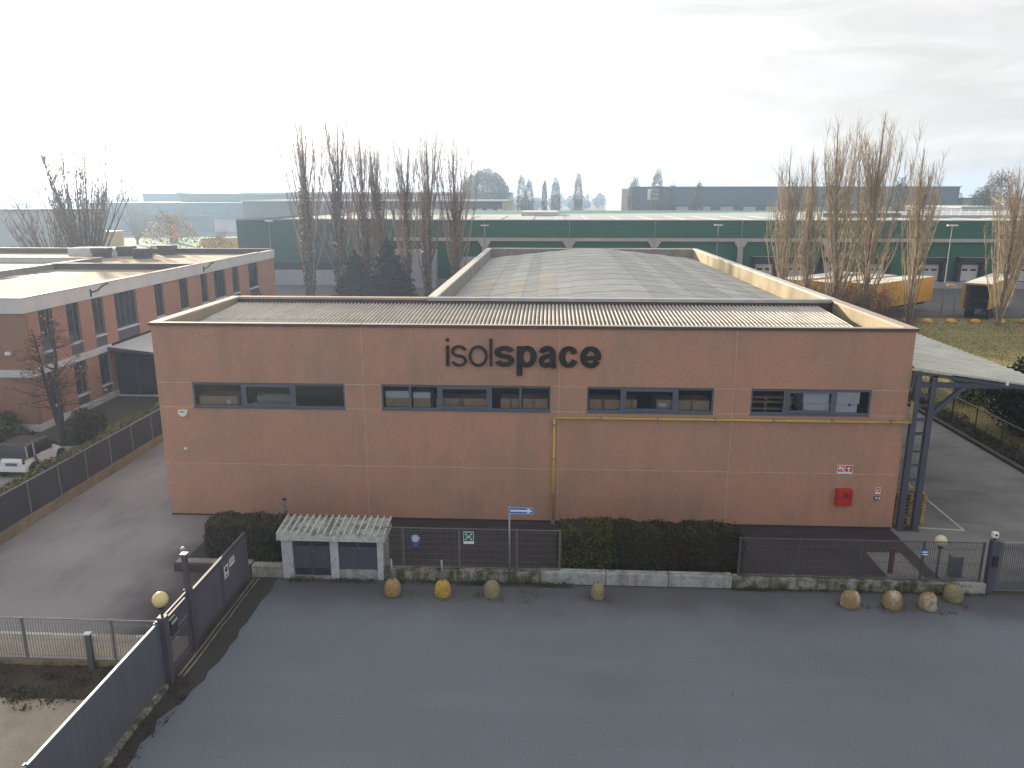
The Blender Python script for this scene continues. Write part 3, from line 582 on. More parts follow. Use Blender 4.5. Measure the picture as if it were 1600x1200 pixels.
MB().prism([(11.65,2.38),(11.7,2.38),(11.7,2.48),(11.75,2.47),(11.75,2.51),(11.70,2.53),(11.675,2.58),(11.65,2.53),(11.6,2.51),(11.6,2.47),(11.65,2.48)], YF-.032, YF-.026).build('hydrant_pictogram', m_white, fs)
hb = thing('hose_box', 'red fire hose cabinet on the facade near right corner', 'hose cabinet', (11.55, YF, 1.0))
MB().box(11.26, YF-.22, 1.02, 11.86, YF-.002, 1.68).build('cabinet', m_red, hb, bevel=.015)
MB().box(11.5, YF-.226, 1.36, 11.76, YF-.22, 1.52).build('window', m_dark, hb)
MB().box(11.53, YF-.23, 1.42, 11.63, YF-.226, 1.46).box(11.66, YF-.23, 1.38, 11.72, YF-.226, 1.5).build('lettering', m_signred, hb)
MB().box(11.30, YF-.24, 1.3, 11.33, YF-.22, 1.4).build('handle', m_dark, hb)
ss = thing('fire_sign', 'small red and white fire sign right of the hose box', 'sign', (12.9, YF, 1.5))
MB().box(12.79, YF-.015, 1.46, 12.99, YF-.002, 1.72).build('plate', m_white, ss); MB().box(12.81, YF-.02, 1.54, 12.97, YF-.015, 1.70).build('red_field', m_signred, ss)
MB().prism([(12.84,1.58),(12.9,1.58),(12.94,1.64),(12.92,1.66),(12.88,1.62),(12.84,1.66)], YF-.025, YF-.02).build('pictogram', m_white, ss)
bt = thing('switch_box', 'small box with two round white buttons under fire sign', 'switch', (12.9, YF, 1.2))
MB().box(12.76, YF-.05, 1.22, 13.02, YF-.002, 1.37).build('case', m_fgrey, bt, bevel=.01)
for x in (12.83, 12.95): MB().tube([(x, YF-.07, 1.295), (x, YF-.05, 1.295)], .04, 10).build('button', m_white, bt)

# ================================================================== front boundary
bw = thing('boundary_wall', 'low concrete wall along the street, mossy at both ends and whitewashed in the middle', 'wall', (2, 23.8, 0))
def jag(x0, x1, h, m, y0=23.65, y1=23.98):
    MB().box(x0, y0, 0, x1, y1, h).build('wall_section', m, bw, bevel=.012)
jag(-10.1, -9.02, .42, m_oldw); jag(-5.5, -3.0, .40, m_moss); jag(-2.98, -.2, .41, m_moss); jag(-.18, 2.0, .43, m_wallw); jag(2.02, 4.1, .42, m_wallw); jag(4.12, 6.2, .42, m_wallw)
jag(6.22, 9.0, .38, m_moss); jag(9.02, 11.8, .37, m_moss); jag(11.82, 13.6, .36, m_moss); jag(13.62, 14.45, .36, m_oldw)
def bar_fence(name, label, x0, x1, y, z0, z1, posts, dx, hz, m, rb=.006, vert=True, group=None, rail=.03):
    f = thing(name, label, 'fence', ((x0+x1)/2, y, 0), group)
    mb = MB()
    n = int((x1-x0)/dx)
    for i in range(n+1): mb.box(x0+i*dx-rb, y-rb, z0, x0+i*dx+rb, y+rb, z1)
    for z in hz: mb.box(x0, y-rb*2.3, z-rb, x1, y-rb*1.1, z+rb)
    mb.build('mesh_panel', m, f, kind='stuff')
    MB().box(x0, y-.015, z1, x1, y+.015, z1+rail).build('top_rail', m, f); MB().box(x0, y-.015, z0-.03, x1, y+.015, z0).build('bottom_rail', m, f)
    for px_ in posts: MB().box(px_-.028, y+.016, z0-.06, px_+.028, y+.07, z1+.03).build('post', m, f)
    return f
m_fw = mat('fence wire', (.17, .165, .18), (.14, .135, .15), 3, rough=.6, metal=.2)
m_fg = mat('fence grating', (.1, .098, .11), (.085, .083, .092), 3, rough=.6)
bar_fence('wire_fence', 'thin wire mesh fence on mossy wall between shed and clipped hedge', -5.45, .5, 23.82, .48, 1.86, (-4.86, -2.95, -1.0, .45), .085, [.55, .72, .95, 1.18, 1.4, 1.6, 1.78], m_fw, .0032)
bar_fence('bar_fence', 'dense grey bar fence on the wall right of clipped hedge', 6.4, 14.35, 23.82, .42, 1.74, (6.45, 8.4, 10.4, 12.4, 14.3), .072, [.5, 1.0, 1.5], m_fg, .006)
# signs on the fence
s1 = thing('mandatory_sign', 'round blue sign with white lettering tied to the wire fence', 'sign', (-4.4, 23.78, 1.35))
MB().tube([(-4.42, 23.775, 1.5), (-4.42, 23.76, 1.5)], .185, 24).build('disc', mat('faded sign blue', (.05, .11, .3), (.07, .13, .3), 6, rough=.5), s1)
mb = MB()
for i, (a, b) in enumerate(((-.08,.08),(-.12,.13),(-.11,.12),(-.09,.08))): mb.box(-4.42+a, 23.754, 1.59-i*.06, -4.42+b, 23.758, 1.625-i*.06)
mb.build('lettering', m_white, s1); MB().box(-4.5, 23.762, 1.22, -4.34, 23.772, 1.3).build('tab', m_blue, s1)
s2 = thing('assembly_sign', 'green assembly point sign with white arrows on the wire fence', 'sign', (-2.62, 23.78, 1.4))
MB().box(-2.79, 23.76, 1.36, -2.44, 23.775, 1.80).build('plate', m_white, s2); MB().box(-2.775, 23.754, 1.46, -2.455, 23.76, 1.785).build('green_field', m_gsign, s2)
mb = MB()
for sx in (-1, 1):
    for sz in (-1, 1):
        cx, cz = -2.615+sx*.115, 1.622+sz*.115
        mb.prism([(cx, cz), (cx-sx*.05, cz), (cx-sx*.033, cz-sz*.017), (cx-sx*.06, cz-sz*.044), (cx-sx*.044, cz-sz*.06), (cx-sx*.017, cz-sz*.033), (cx, cz-sz*.05)][::1], 23.748, 23.754)
for dx in (-.045, 0, .045): mb.box(-2.615+dx-.015, 23.748, 1.58, -2.615+dx+.015, 23.753, 1.64).tube([(-2.615+dx, 23.748, 1.66), (-2.615+dx, 23.753, 1.66)], .014, 8)
mb.build('pictogram', m_white, s2)
s3 = thing('crumpled_sign', 'bent round blue sign hanging on bar fence near the right lamp', 'sign', (12.35, 23.78, 1.3))
mb = MB(); mb.v = [(12.36, 23.755, 1.42)]; 
for i in range(14):
    t = 2*math.pi*i/14; r_ = .15*(.75+.35*random.random()); mb.v.append((12.36+r_*math.cos(t), 23.75+random.uniform(-.06,.02), 1.42+r_*math.sin(t)))
mb.f = [(0, i+1, (i+1) % 14 + 1) for i in range(14)]
mb.build('disc', m_blue, s3, fix=False); MB().box(12.28, 23.69, 1.42, 12.44, 23.70, 1.47).box(12.3, 23.69, 1.34, 12.46, 23.70, 1.38).build('lettering', m_white, s3)
# one way sign
ow = thing('one_way_sign', 'blue one way sign with white arrow on a grey pole before the wall', 'road sign', (-1.23, 23.58, 0))
MB().tube([(-1.23, 23.58, 0), (-1.23, 23.58, 2.84)], .03, 10).build('pole', m_galv, ow, smooth=True)
MB().box(-1.26, 23.52, 2.57, -.43, 23.54, 2.82).build('plate', m_blue, ow)
MB().box(-1.25, 23.514, 2.585, -.44, 23.52, 2.598).box(-1.25, 23.514, 2.792, -.44, 23.52, 2.805).box(-1.25, 23.514, 2.598, -1.24, 23.52, 2.792).box(-.45, 23.514, 2.598, -.44, 23.52, 2.792).build('border', m_white, ow)
MB().prism([(-1.2, 2.662), (-.62, 2.662), (-.66, 2.615), (-.6, 2.615), (-.47, 2.695), (-.6, 2.775), (-.66, 2.775), (-.62, 2.728), (-1.2, 2.728)], 23.512, 23.519).build('arrow', m_white, ow)
# utility shed
sh = thing('utility_shed', 'small white meter shed with ribbed roof and dark double doors in the street wall', 'shed', (-7.2, 23.8, 0))
y0, y1 = 23.62, 24.62
MB().box(-9.0, y0, 0, -8.62, y0+.16, 1.5).build('pillar', m_shedw, sh, bevel=.01); MB().box(-7.33, y0, 0, -7.05, y0+.16, 1.5).build('pillar', m_shedw, sh, bevel=.01); MB().box(-5.72, y0, 0, -5.52, y0+.16, 1.5).build('pillar', m_shedw, sh, bevel=.01)
MB().box(-7.05, y0+.01, 0, -5.72, y0+.15, .36).build('plinth', m_wallw, sh); MB().box(-8.62, y0+.01, 0, -7.33, y0+.2, .1).build('threshold', m_oldw, sh)
MB().box(-9.0, y0+.16, 0, -5.52, y1, 1.5).build('body', m_oldw, sh)
def ddoor(x0, x1, z0, z1, vents):
    xm_ = (x0+x1)/2
    for a, b in ((x0+.02, xm_-.006), (xm_+.006, x1-.02)):
        d = MB().box(a, y0+.07, z0, b, y0+.11, z1).build('door_leaf', m_shedd, sh)
        for v0, v1 in vents:
            mb = MB(); n = max(2, int((v1-v0)/.045))
            for i in range(n): mb.add([(a+.05, y0+.068, v0+i*.045), (b-.05, y0+.068, v0+i*.045), (b-.05, y0+.05, v0+i*.045+.03), (a+.05, y0+.05, v0+i*.045+.03)], [(0,1,2,3)])
            mb.build('vent_grille', m_shedv, d)
    MB().box(xm_+.03, y0+.045, (z0+z1)/2+.2, xm_+.07, y0+.07, (z0+z1)/2+.25).build('handle', m_galv, sh)
ddoor(-8.62, -7.33, .12, 1.46, ((.16, .42), (1.2, 1.42))); ddoor(-7.05, -5.72, .38, 1.46, ((1.2, 1.42),))
MB().box(-9.1, y0-.12, 1.46, -5.42, y0-.09, 1.66).build('fascia', m_sheetw, sh); MB().box(-5.45, y0-.09, 1.46, -5.42, y1+.1, 1.62).box(-9.1, y0-.09, 1.46, -9.07, y1+.1, 1.62).build('side_trim', m_sheetw, sh)
rf = MB().add([(-9.1, y0-.12, 1.662), (-5.42, y0-.12, 1.662), (-5.42, y1+.15, 1.80), (-9.1, y1+.15, 1.80)], [(0,1,2,3)]).build('roof', mat('mottled shed roof', (.42, .44, .4), (.16, .16, .13), 2.5, rough=.8, lo=.42, hi=.6, speck=(.12, .12, .09), sscale=14, samt=.6), sh)  # roof plate mottled darker than the ribs
for i in range(17):
    x = -9.08 + i*.2275; MB().add([(x-.03, y0-.1, 1.664), (x+.03, y0-.1, 1.664), (x+.02, y0-.1, 1.74), (x-.02, y0-.1, 1.74), (x-.03, y1+.15, 1.802), (x+.03, y1+.15, 1.802), (x+.02, y1+.15, 1.88), (x-.02, y1+.15, 1.88)],
        [(0,1,2,3),(1,5,6,2),(3,2,6,7),(0,3,7,4),(4,7,6,5)]).build('rib', m_sheetw, rf)
# bollards
prof = [(.255,0),(.268,.04),(.268,.22),(.255,.32),(.22,.42),(.16,.49),(.08,.525),(.02,.53)]
def bollard(x, y, m, label, pole=None, rough=0.0, rz=0., sx=1.):
    t = thing('concrete_bollard', label, 'bollard', (x, y, 0), 'concrete bollards along the wall')
    mb = MB().lathe(prof, 20, (x, y, 0), sx, 1)
    if rough:
        mb.v = [(a+random.gauss(0, rough), b+random.gauss(0, rough), max(0, c+random.gauss(0, rough)*(c > .02))) for a, b, c in mb.v]
    mb.build('bollard_body', m, t, smooth=True)
    if pole: MB().tube([(x, y, .5), (x+pole, y, 1.25)], .035, 10).build('steel_pipe', m_galv, t, smooth=True)
bollard(-5.04, 22.75, m_bollO, 'faded orange dome bollard with steel pipe near shed', -.01)
bollard(-3.38, 22.75, m_bollY, 'bright yellow dome bollard with steel pipe on top', -.02)
bollard(-1.77, 22.78, m_bollG, 'pale worn yellow bollard beside the one way sign', rough=.003)
bollard(1.69, 22.85, m_bollG, 'mossy half hidden bollard before the whitewashed wall', rough=.012, sx=.8)
bollard(9.73, 22.7, m_bollW, 'peeling ochre bollard leftmost of right hand cluster', rough=.014, sx=1.1)
bollard(11.04, 22.7, m_bollW, 'white topped peeling bollard second in right cluster', rough=.016, sx=1.05)
bollard(12.13, 22.68, m_bollW, 'white topped peeling bollard third in right cluster', rough=.016)
bollard(13.22, 23.28, m_bollG, 'brown worn bollard set back against wall end near the gate', rough=.012, sx=1.1)
# lamps
def globe_lamp(label, x, y, zc, r, m, pillar=None):
    t = thing('globe_lamp', label, 'lamp', (x, y, 0))
    MB().lathe([(.03, -r*1.02), (r*.55, -r*.83), (r*.85, -r*.5), (r, 0), (r*.86, r*.5), (r*.5, r*.86), (.02, r)], 24, (x, y, zc)).build('globe', m, t, smooth=True)
    MB().lathe([(.09, -.05), (.09, 0), (.05, .03)], 14, (x, y, zc-r)).build('collar', m_dark, t)
    z0 = 0
    if pillar: MB().box(x-.11, y-.11, 0, x+.11, y+.11, pillar).build('pillar', m_gate, t, bevel=.01); z0 = pillar
    MB().tube([(x, y, z0), (x, y, zc-r)], .035, 10).build('pole', m_gate, t)
globe_lamp('yellow glass globe lamp on square post at the sliding gate', -10.1, 17.75, 2.47, .21, m_globe, 1.98)
globe_lamp('cream globe lamp on a thin pole behind the bar fence', 13.2, 24.4, 1.53, .2, m_globew)
pg = thing('rusty_post', 'short rust brown post in front yard behind bar fence', 'post', (11.95, 25.0, 0))
MB().box(11.88, 24.95, 0, 12.02, 25.05, .95).build('post_shaft', m_rust, pg); MB().box(11.84, 24.93, .85, 12.06, 25.07, .98).build('cap', m_rust, pg)
cab = thing('meter_cabinet', 'grey metal cabinet on the yard beside the right gate', 'cabinet', (14.05, 24.9, 0))
MB().box(13.85, 24.75, 0, 14.25, 25.0, .78).build('case', mat('grey cabinet paint', (.16, .18, .19), (.13, .15, .155), 3, rough=.6), cab, bevel=.01); MB().box(13.88, 24.74, .06, 14.22, 24.75, .7).build('door', m_frame, cab)
pp = thing('grey_pole', 'short grey pole standing behind hedge left of shed', 'pole', (-9.5, 25.6, 0))
MB().tube([(-9.5, 25.6, 0), (-9.5, 25.6, 2.05)], .07, 10).build('pole_shaft', m_galv, pp); MB().tube([(-9.5, 25.6, 2.05), (-9.5, 25.6, 2.1)], .078, 10).build('cap', m_dark, pp)
# right gate
rg = thing('yard_gate', 'grey steel gate with vertical bars at right end of the wall', 'gate', (17.5, 23.9, 0))
MB().box(14.50, 23.72, 0, 14.74, 23.96, 1.85).build('post', m_steel, rg, bevel=.01)
MB().box(14.85, 23.8, .1, 20.4, 23.87, .42).build('bottom_panel', m_sheet, rg); MB().box(14.85, 23.8, 1.7, 20.4, 23.87, 1.78).build('top_rail', m_galv, rg)
for a_ in ((14.78, 23.79, .1, 14.9, 23.88, 1.8), (20.3, 23.79, .1, 20.42, 23.88, 1.8), (17.5, 23.8, .42, 17.58, 23.87, 1.7)): MB().box(*a_).build('stile', m_sheet, rg)
mb = MB()
for i in range(82): mb.box(14.93+i*.066-.009, 23.82, .42, 14.93+i*.066+.009, 23.84, 1.7)
mb.build('bars', m_fg, rg, kind='stuff')
MB().box(14.55, 23.6, 1.0, 14.68, 23.72, 1.35).build('lock_box', m_dark, rg)
ca = thing('gate_camera', 'small white camera box on top of the right gate post', 'camera', (14.6, 23.85, 1.85))
MB().box(14.5, 23.78, 1.95, 14.68, 23.92, 2.13).build('case', m_white, ca, bevel=.015); MB().tube([(14.59, 23.85, 1.85), (14.59, 23.85, 1.95)], .03, 8).build('stem', m_dark, ca); MB().tube([(14.59, 23.775, 2.05), (14.59, 23.78, 2.05)], .04, 10).build('lens', m_dark, ca)

# ================================================================== sliding gate and left corner
GX = -10.17
sg_ = thing('sliding_gate', 'purple grey louvred sliding gate with two white notices beside the drive', 'gate', (GX, 21.5, 0))
MB().box(GX-.04, 19.5, .16, GX+.04, 23.45, .26).box(GX-.04, 19.5, 1.66, GX+.04, 23.45, 1.76).build('frame_rail', m_gate, sg_)
for y in (19.5, 21.35, 23.37): MB().box(GX-.045, y, .26, GX+.045, y+.1, 1.66).build('stile', m_gate, sg_)
me = MB().add([(-.005,0,0),(.05,0,-.085),(.05,1.75,-.085),(-.005,1.75,0),(-.012,0,-.003),(.043,0,-.09),(.043,1.75,-.09),(-.012,1.75,-.003)], [(0,1,2,3),(4,7,6,5),(1,5,6,2),(0,3,7,4)]).mesh('louvre', m_gate)
for i in range(12):
    for y in (19.6, 21.5): part('louvre', me, sg_, (.01, y-21.5+.02, .36+i*.113), scale=(1, 1.0 if y < 20 else 1.06, 1))
MB().box(GX-.02, 19.6, .26, GX-.012, 23.4, 1.66).build('backing_sheet', m_gate, sg_)
MB().box(GX-.06, 19.5, .04, GX-.02, 23.4, .16).build('bottom_beam', m_gate, sg_)
nt_ = thing('gate_notice', 'white notice with dark symbol on the sliding gate', 'notice', (GX+.05, 21.75, 1.2))
MB().box(GX+.046, 21.6, 1.0, GX+.054, 21.92, 1.42).build('plate', m_white, nt_); MB().tube([(GX+.054, 21.76, 1.27), (GX+.058, 21.76, 1.27)], .09, 14).box(GX+.054, 21.66, 1.05, GX+.058, 21.86, 1.1).build('symbol', m_dark, nt_)
nt2 = thing('gate_notice', 'smaller plain white notice right of the symbol notice on gate', 'notice', (GX+.05, 22.2, 1.4))
MB().box(GX+.046, 22.02, 1.2, GX+.054, 22.42, 1.45).build('plate', m_white, nt2)
MB().box(GX+.054, 22.07, 1.3, GX+.057, 22.36, 1.32).box(GX+.054, 22.07, 1.36, GX+.057, 22.36, 1.38).build('lettering', m_fgrey, nt2)
p1 = thing('gate_post', 'tall square purple grey post between the two gate leaves', 'post', (-10.2, 19.42, 0))
MB().box(-10.28, 19.28, 0, -10.08, 19.48, 1.9).build('lower_post', m_gate, p1, bevel=.01); MB().box(-10.25, 19.31, 1.9, -10.11, 19.45, 2.95).build('upper_post', m_gate, p1, bevel=.01); MB().box(-10.27, 19.29, 2.95, -10.09, 19.47, 2.99).build('cap', m_galv, p1)
p2 = thing('beacon_pole', 'thin pole with a small beacon behind the tall gate post', 'pole', (-10.45, 19.85, 0))
MB().tube([(-10.45, 19.85, 0), (-10.45, 19.85, 2.75)], .05, 10).build('pole_shaft', m_gate, p2); MB().lathe([(.06, 0), (.075, .05), (.075, .16), (.03, .2)], 12, (-10.45, 19.85, 2.75)).build('beacon', m_tyre2 if 'dusty lamp metal' in MATS else m_galv, p2)
sgl = thing('gate_leaf', 'short framed gate leaf with intercom between lamp post and tall post', 'gate', (GX, 18.6, 0))
for z in (.12, .98, 1.14, 1.7, 1.84): MB().box(GX-.025, 17.88, z, GX+.025, 19.27, z+.05).build('rail', m_gate, sgl)
MB().box(GX-.025, 17.86, .1, GX+.025, 17.92, 1.9).box(GX-.025, 19.22, .1, GX+.025, 19.28, 1.9).build('stile', m_gate, sgl)
mb = MB()
for i in range(21): mb.box(GX-.008, 17.95+i*.062, .17, GX+.008, 17.965+i*.062, 1.7)
mb.build('bars', m_gate, sgl, kind='stuff')
it = thing('intercom', 'small dark intercom with white keys on short gate leaf', 'intercom', (GX+.03, 18.25, 1.3))
MB().box(GX+.03, 18.05, 1.2, GX+.12, 18.4, 1.66).build('case', m_dark, it, bevel=.01)
MB().box(GX+.12, 18.1, 1.52, GX+.126, 18.14, 1.6).box(GX+.12, 18.18, 1.52, GX+.126, 18.22, 1.6).box(GX+.12, 18.26, 1.52, GX+.126, 18.30, 1.6).box(GX+.12, 18.34, 1.52, GX+.126, 18.37, 1.6).build('keys', m_white, it)
ca2 = MB().box(GX+.0, 17.93, 1.15, GX+.09, 18.0, 1.42).build('mail_box', m_fpale); tag(ca2, 'pale narrow letter box beside lamp pillar on gate leaf', 'letter box')
for i, (dx, lb_) in enumerate(((.22, 'inner worn steel gate rail on the dirt strip'), (.36, 'outer worn steel gate rail nearest the street'))):
    mb = MB(); yy = np.linspace(17.95, 23.45, 23)
    mb.tube([(GX+dx+.008*math.sin(3*v+i), v, .05+.006*math.sin(5*v)) for v in yy], .028, 6)
    tag(mb.build('gate_rail', m_rail), lb_, 'rail', 'steel rails of the sliding gate')
# slate sheet wall
sw = thing('sheet_fence', 'tall slate grey sheet metal fence along the street at lower left', 'fence', (GX, 12, 0))
for a, b in ((12.42, 17.52), (7.1, 12.38), (1.8, 7.06)):
    MB().box(GX-.02, a, .1, GX+.02, b, 1.84).build('panel', m_sheet, sw); MB().box(GX-.03, a, 1.84, GX+.03, b, 1.88).build('top_rail', m_galv, sw)
for y in (17.53, 12.4, 7.08): MB().box(GX-.06, y-.03, 0, GX-.02, y+.05, 1.9).build('post', m_galv, sw)
MB().box(GX-.055, 17.55, 0, GX+.02, 17.63, 1.92).build('end_post', m_frame, sw)
ft = thing('fence_footing', 'mossy low footing running under the slate sheet fence', 'kerb', (GX, 12, 0))
mb = MB(); yy = np.linspace(1, 17.6, 60); prev = None
for v in yy:
    wv = .16+random.uniform(-.03, .03); mb.v += [(GX-.1, v, 0), (GX-.1, v, .1), (GX+wv-.04, v, .1+random.uniform(-.02,.02)), (GX+wv, v, 0)]
for i in range(59):
    for j in range(3): mb.f.append((4*i+j, 4*i+j+1, 4*i+j+5, 4*i+j+4))
mb.build('footing_body', m_moss, ft)
bar_fence('bar_fence', 'galvanised bar fence across lower left running to the gate', -24, -10.3, 18.38, .22, 1.42, (-23.2, -21.3, -19.4, -17.45, -15.5, -14.5, -11.95), .08, [.3, .8, 1.3], m_galv, .006)
tag(struct('bed_kerb', MB().box(-34, 18.34, 0, -10.3, 18.46, .17), m_kerb), None, None)
bo_ = thing('bollard_post', 'square grey marker post with bright top beside lower left fence', 'post', (-12.55, 18.25, 0))
MB().box(-12.62, 18.18, 0, -12.46, 18.3, 1.08).build('post_shaft', m_sheet, bo_, bevel=.01); MB().box(-12.63, 18.17, 1.08, -12.45, 18.31, 1.12).build('cap', m_white, bo_)
pl_ = thing('planter_wall', 'low rough concrete planter wall beyond sliding gate', 'wall', (-11.5, 24.3, 0))
MB().box(-13.0, 23.98, 0, -10.3, 24.1, .26).build('front_kerb', m_kerbd, pl_); MB().box(-13.0, 24.1, 0, -10.3, 24.42, .28).build('top_slab', m_oldw, pl_)

# ------------------------------------------------------------------ hedges
def hedge_pts(n, hx, hy, h, pw=3.0, lump=.12, seed=1):
    """points and normals on a rounded clipped hedge: half sizes hx, hy, height h, sitting on z=0"""
    g_ = np.random.default_rng(seed); P = g_.normal(0, 1, (n*2, 3)); P /= (np.abs(P)**pw).sum(1)[:, None]**(1/pw)
    keep = g_.random(n*2) < .5 + .5*np.abs(P[:, 0])**0; P = P[:n]
    Nn = np.sign(P)*np.abs(P)**(pw-1); Nn = Nn/np.array([hx, hy, h/2]); Nn /= np.linalg.norm(Nn, axis=1)[:, None]
    Q = P*np.array([hx, hy, h/2]); ph = g_.uniform(0, 6, 6)
    bump = lump*(np.sin(Q[:,0]*2.1+ph[0])*np.sin(Q[:,2]*2.7+ph[1])+.6*np.sin(Q[:,0]*5.3+ph[2]+Q[:,1]*3)*np.sin(Q[:,2]*6.1+ph[3])+.4*g_.normal(0, 1, n))
    Q = Q + Nn*bump[:, None]; Q[:, 2] = np.maximum(Q[:, 2]+h/2, .02)
    return Q, Nn
def hedge(name, label, cat, x0, x1, y0, y1, h, n, m, size=.085, seed=1, pw=6, lump=.085, z=0., mcore=None, group=None):
    cx, cy = (x0+x1)/2, (y0+y1)/2; hx, hy = (x1-x0)/2, (y1-y0)/2
    t = thing(name, label, cat, (cx, cy, z), group)
    # area weighted: sample box faces then round through superellipsoid radius
    g_ = np.random.default_rng(seed); A = np.array([2*hx*2*hy, 2*hx*h, 2*hx*h, 2*hy*h, 2*hy*h]); pick = g_.choice(5, n, p=A/A.sum())
    U = g_.uniform(-1, 1, (n, 2)); P = np.zeros((n, 3)); d = np.array([hx, hy, h/2])
    for k_, (ax, sg__) in enumerate(((2,1),(1,-1),(1,1),(0,-1),(0,1))):
        s_ = pick == k_; o_ = [i for i in range(3) if i != ax]; P[s_, ax] = sg__; P[s_, o_[0]] = U[s_, 0]; P[s_, o_[1]] = U[s_, 1]
    P /= (np.abs(P)**pw).sum(1)[:, None]**(1/pw)
    Nn = np.sign(P)*np.abs(P)**(pw-1)/d; Nn /= np.linalg.norm(Nn, axis=1)[:, None]
    Q = P*d; ph = g_.uniform(0, 6, 6)
    bp = lump*(np.sin(Q[:,0]*2.1+ph[0])*np.sin(Q[:,2]*2.7+ph[1])+.6*np.sin(Q[:,0]*5.3+ph[2]+Q[:,1]*4)*np.sin(Q[:,2]*6.1+ph[3]+Q[:,0])) + g_.normal(0, .03, n) - np.abs(g_.normal(0, .04, n)) + .16*(g_.random(n) < .025)*g_.random(n)
    Q = Q + Nn*bp[:, None]; Q[:, 2] = np.maximum(Q[:, 2]+h/2, .02)
    V, F = leaves(Q, Nn, size, .6, .75); nmesh('foliage', V, F, m, t)
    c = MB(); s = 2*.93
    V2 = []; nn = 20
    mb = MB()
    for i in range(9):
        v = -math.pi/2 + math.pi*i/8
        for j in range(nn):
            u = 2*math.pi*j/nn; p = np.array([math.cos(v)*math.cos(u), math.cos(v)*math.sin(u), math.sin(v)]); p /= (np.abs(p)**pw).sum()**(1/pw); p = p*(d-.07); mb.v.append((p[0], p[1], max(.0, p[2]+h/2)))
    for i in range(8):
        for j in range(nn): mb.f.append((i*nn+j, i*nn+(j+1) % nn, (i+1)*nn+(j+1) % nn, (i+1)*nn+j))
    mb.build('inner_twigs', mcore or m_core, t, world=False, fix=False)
    return t
gh = 'clipped hedges behind the street wall'
hedge('hedge', 'olive green clipped hedge at left end of the middle hedge row', 'hedge', .35, 2.35, 24.25, 25.45, 1.78, 9000, m_hedgeo, seed=2, group=gh)
hedge('hedge', 'dark clipped hedge in the middle of the hedge row', 'hedge', 2.2, 4.6, 24.2, 25.45, 1.72, 10000, m_hedged, seed=3, group=gh)
hedge('hedge', 'dark brownish clipped hedge at right end of the hedge row', 'hedge', 4.45, 6.75, 24.2, 25.4, 1.76, 10000, m_hedged, seed=4, pw=5, group=gh)
hedge('hedge', 'brown clipped hedge between sliding gate and white shed', 'hedge', -12.2, -9.0, 24.45, 25.6, 1.62, 12000, m_hedgeb, seed=5, group=gh)
# weeds at the foot of the wall, litter in the soil bed
def scatter(name, label, cat, x0, x1, y0, y1, n, m, size, z=0.02, hz=.08, seed=3, clump=None, asp=.5):
    g_ = np.random.default_rng(seed); P = np.stack([g_.uniform(x0, x1, n), g_.uniform(y0, y1, n), z+np.abs(g_.normal(0, hz, n))], 1)
    if clump:
        nc = clump; c = np.stack([g_.uniform(x0, x1, nc), g_.uniform(y0, y1, nc)], 1); k_ = g_.integers(0, nc, n); P[:, :2] = c[k_] + g_.normal(0, .12, (n, 2))*g_.uniform(.5, 1.8, (n, 1)); P[:, 0] = np.clip(P[:, 0], x0, x1); P[:, 1] = np.clip(P[:, 1], y0, y1)
    V, F = leaves(P, np.tile([0, 0, 1.], (n, 1)), size, asp, .8); o = nmesh(name, V, F, m)
    tag(o, label, cat, None, 'stuff'); return o
scatter('wall_weeds', 'low weeds along foot of mossy wall', 'weeds', -5.4, .9, 23.42, 23.66, 1700, m_weed, .07, hz=.06, clump=38)
scatter('wall_weeds', 'weeds under the right mossy wall stretch', 'weeds', 6.2, 14.4, 23.5, 23.66, 1300, m_weed, .06, hz=.045, seed=5, clump=40)
scatter('wall_weeds', 'dark weeds before the white shed', 'weeds', -8.7, -5.5, 23.38, 23.6, 700, m_weed, .06, hz=.05, seed=6, clump=18)
scatter('bollard_weeds', 'weeds and grit round the feet of the left bollards', 'weeds', -5.6, 2.2, 22.35, 23.1, 420, m_weed, .05, z=.01, hz=.015, seed=21, clump=16)
scatter('bollard_weeds', 'yellowish grit and weeds round the right bollard cluster', 'weeds', 9.3, 13.6, 22.2, 22.9, 360, m_ivyg, .05, z=.01, hz=.012, seed=22, clump=14)
scatter('street_debris', 'scattered dark leaves and pebbles on the street asphalt', 'debris', -8, 18, 14, 23, 45, m_ivyg, .05, z=.012, hz=.006, seed=23)
scatter('moss_tufts', 'moss tufts on top of the mossy wall', 'moss', -5.4, -.3, 23.66, 23.8, 500, m_weed, .05, z=.4, hz=.02, seed=7, clump=20)
scatter('leaf_litter', 'dead leaves and weeds on the dirt strip by the gate', 'leaf litter', -10.05, -9.4, 5, 18, 1500, m_ivyg, .07, hz=.03, seed=8, clump=60)
scatter('leaf_litter', 'dead leaves on the dark soil bed at lower left', 'leaf litter', -24, -10.4, 16.8, 18.3, 4500, m_ivyg, .08, hz=.05, seed=9, clump=110)
scatter('leaf_litter', 'pale dry leaves on the soil bed edge', 'leaf litter', -24, -10.4, 16.4, 17.3, 1500, m_weed, .09, hz=.05, seed=10, clump=50)

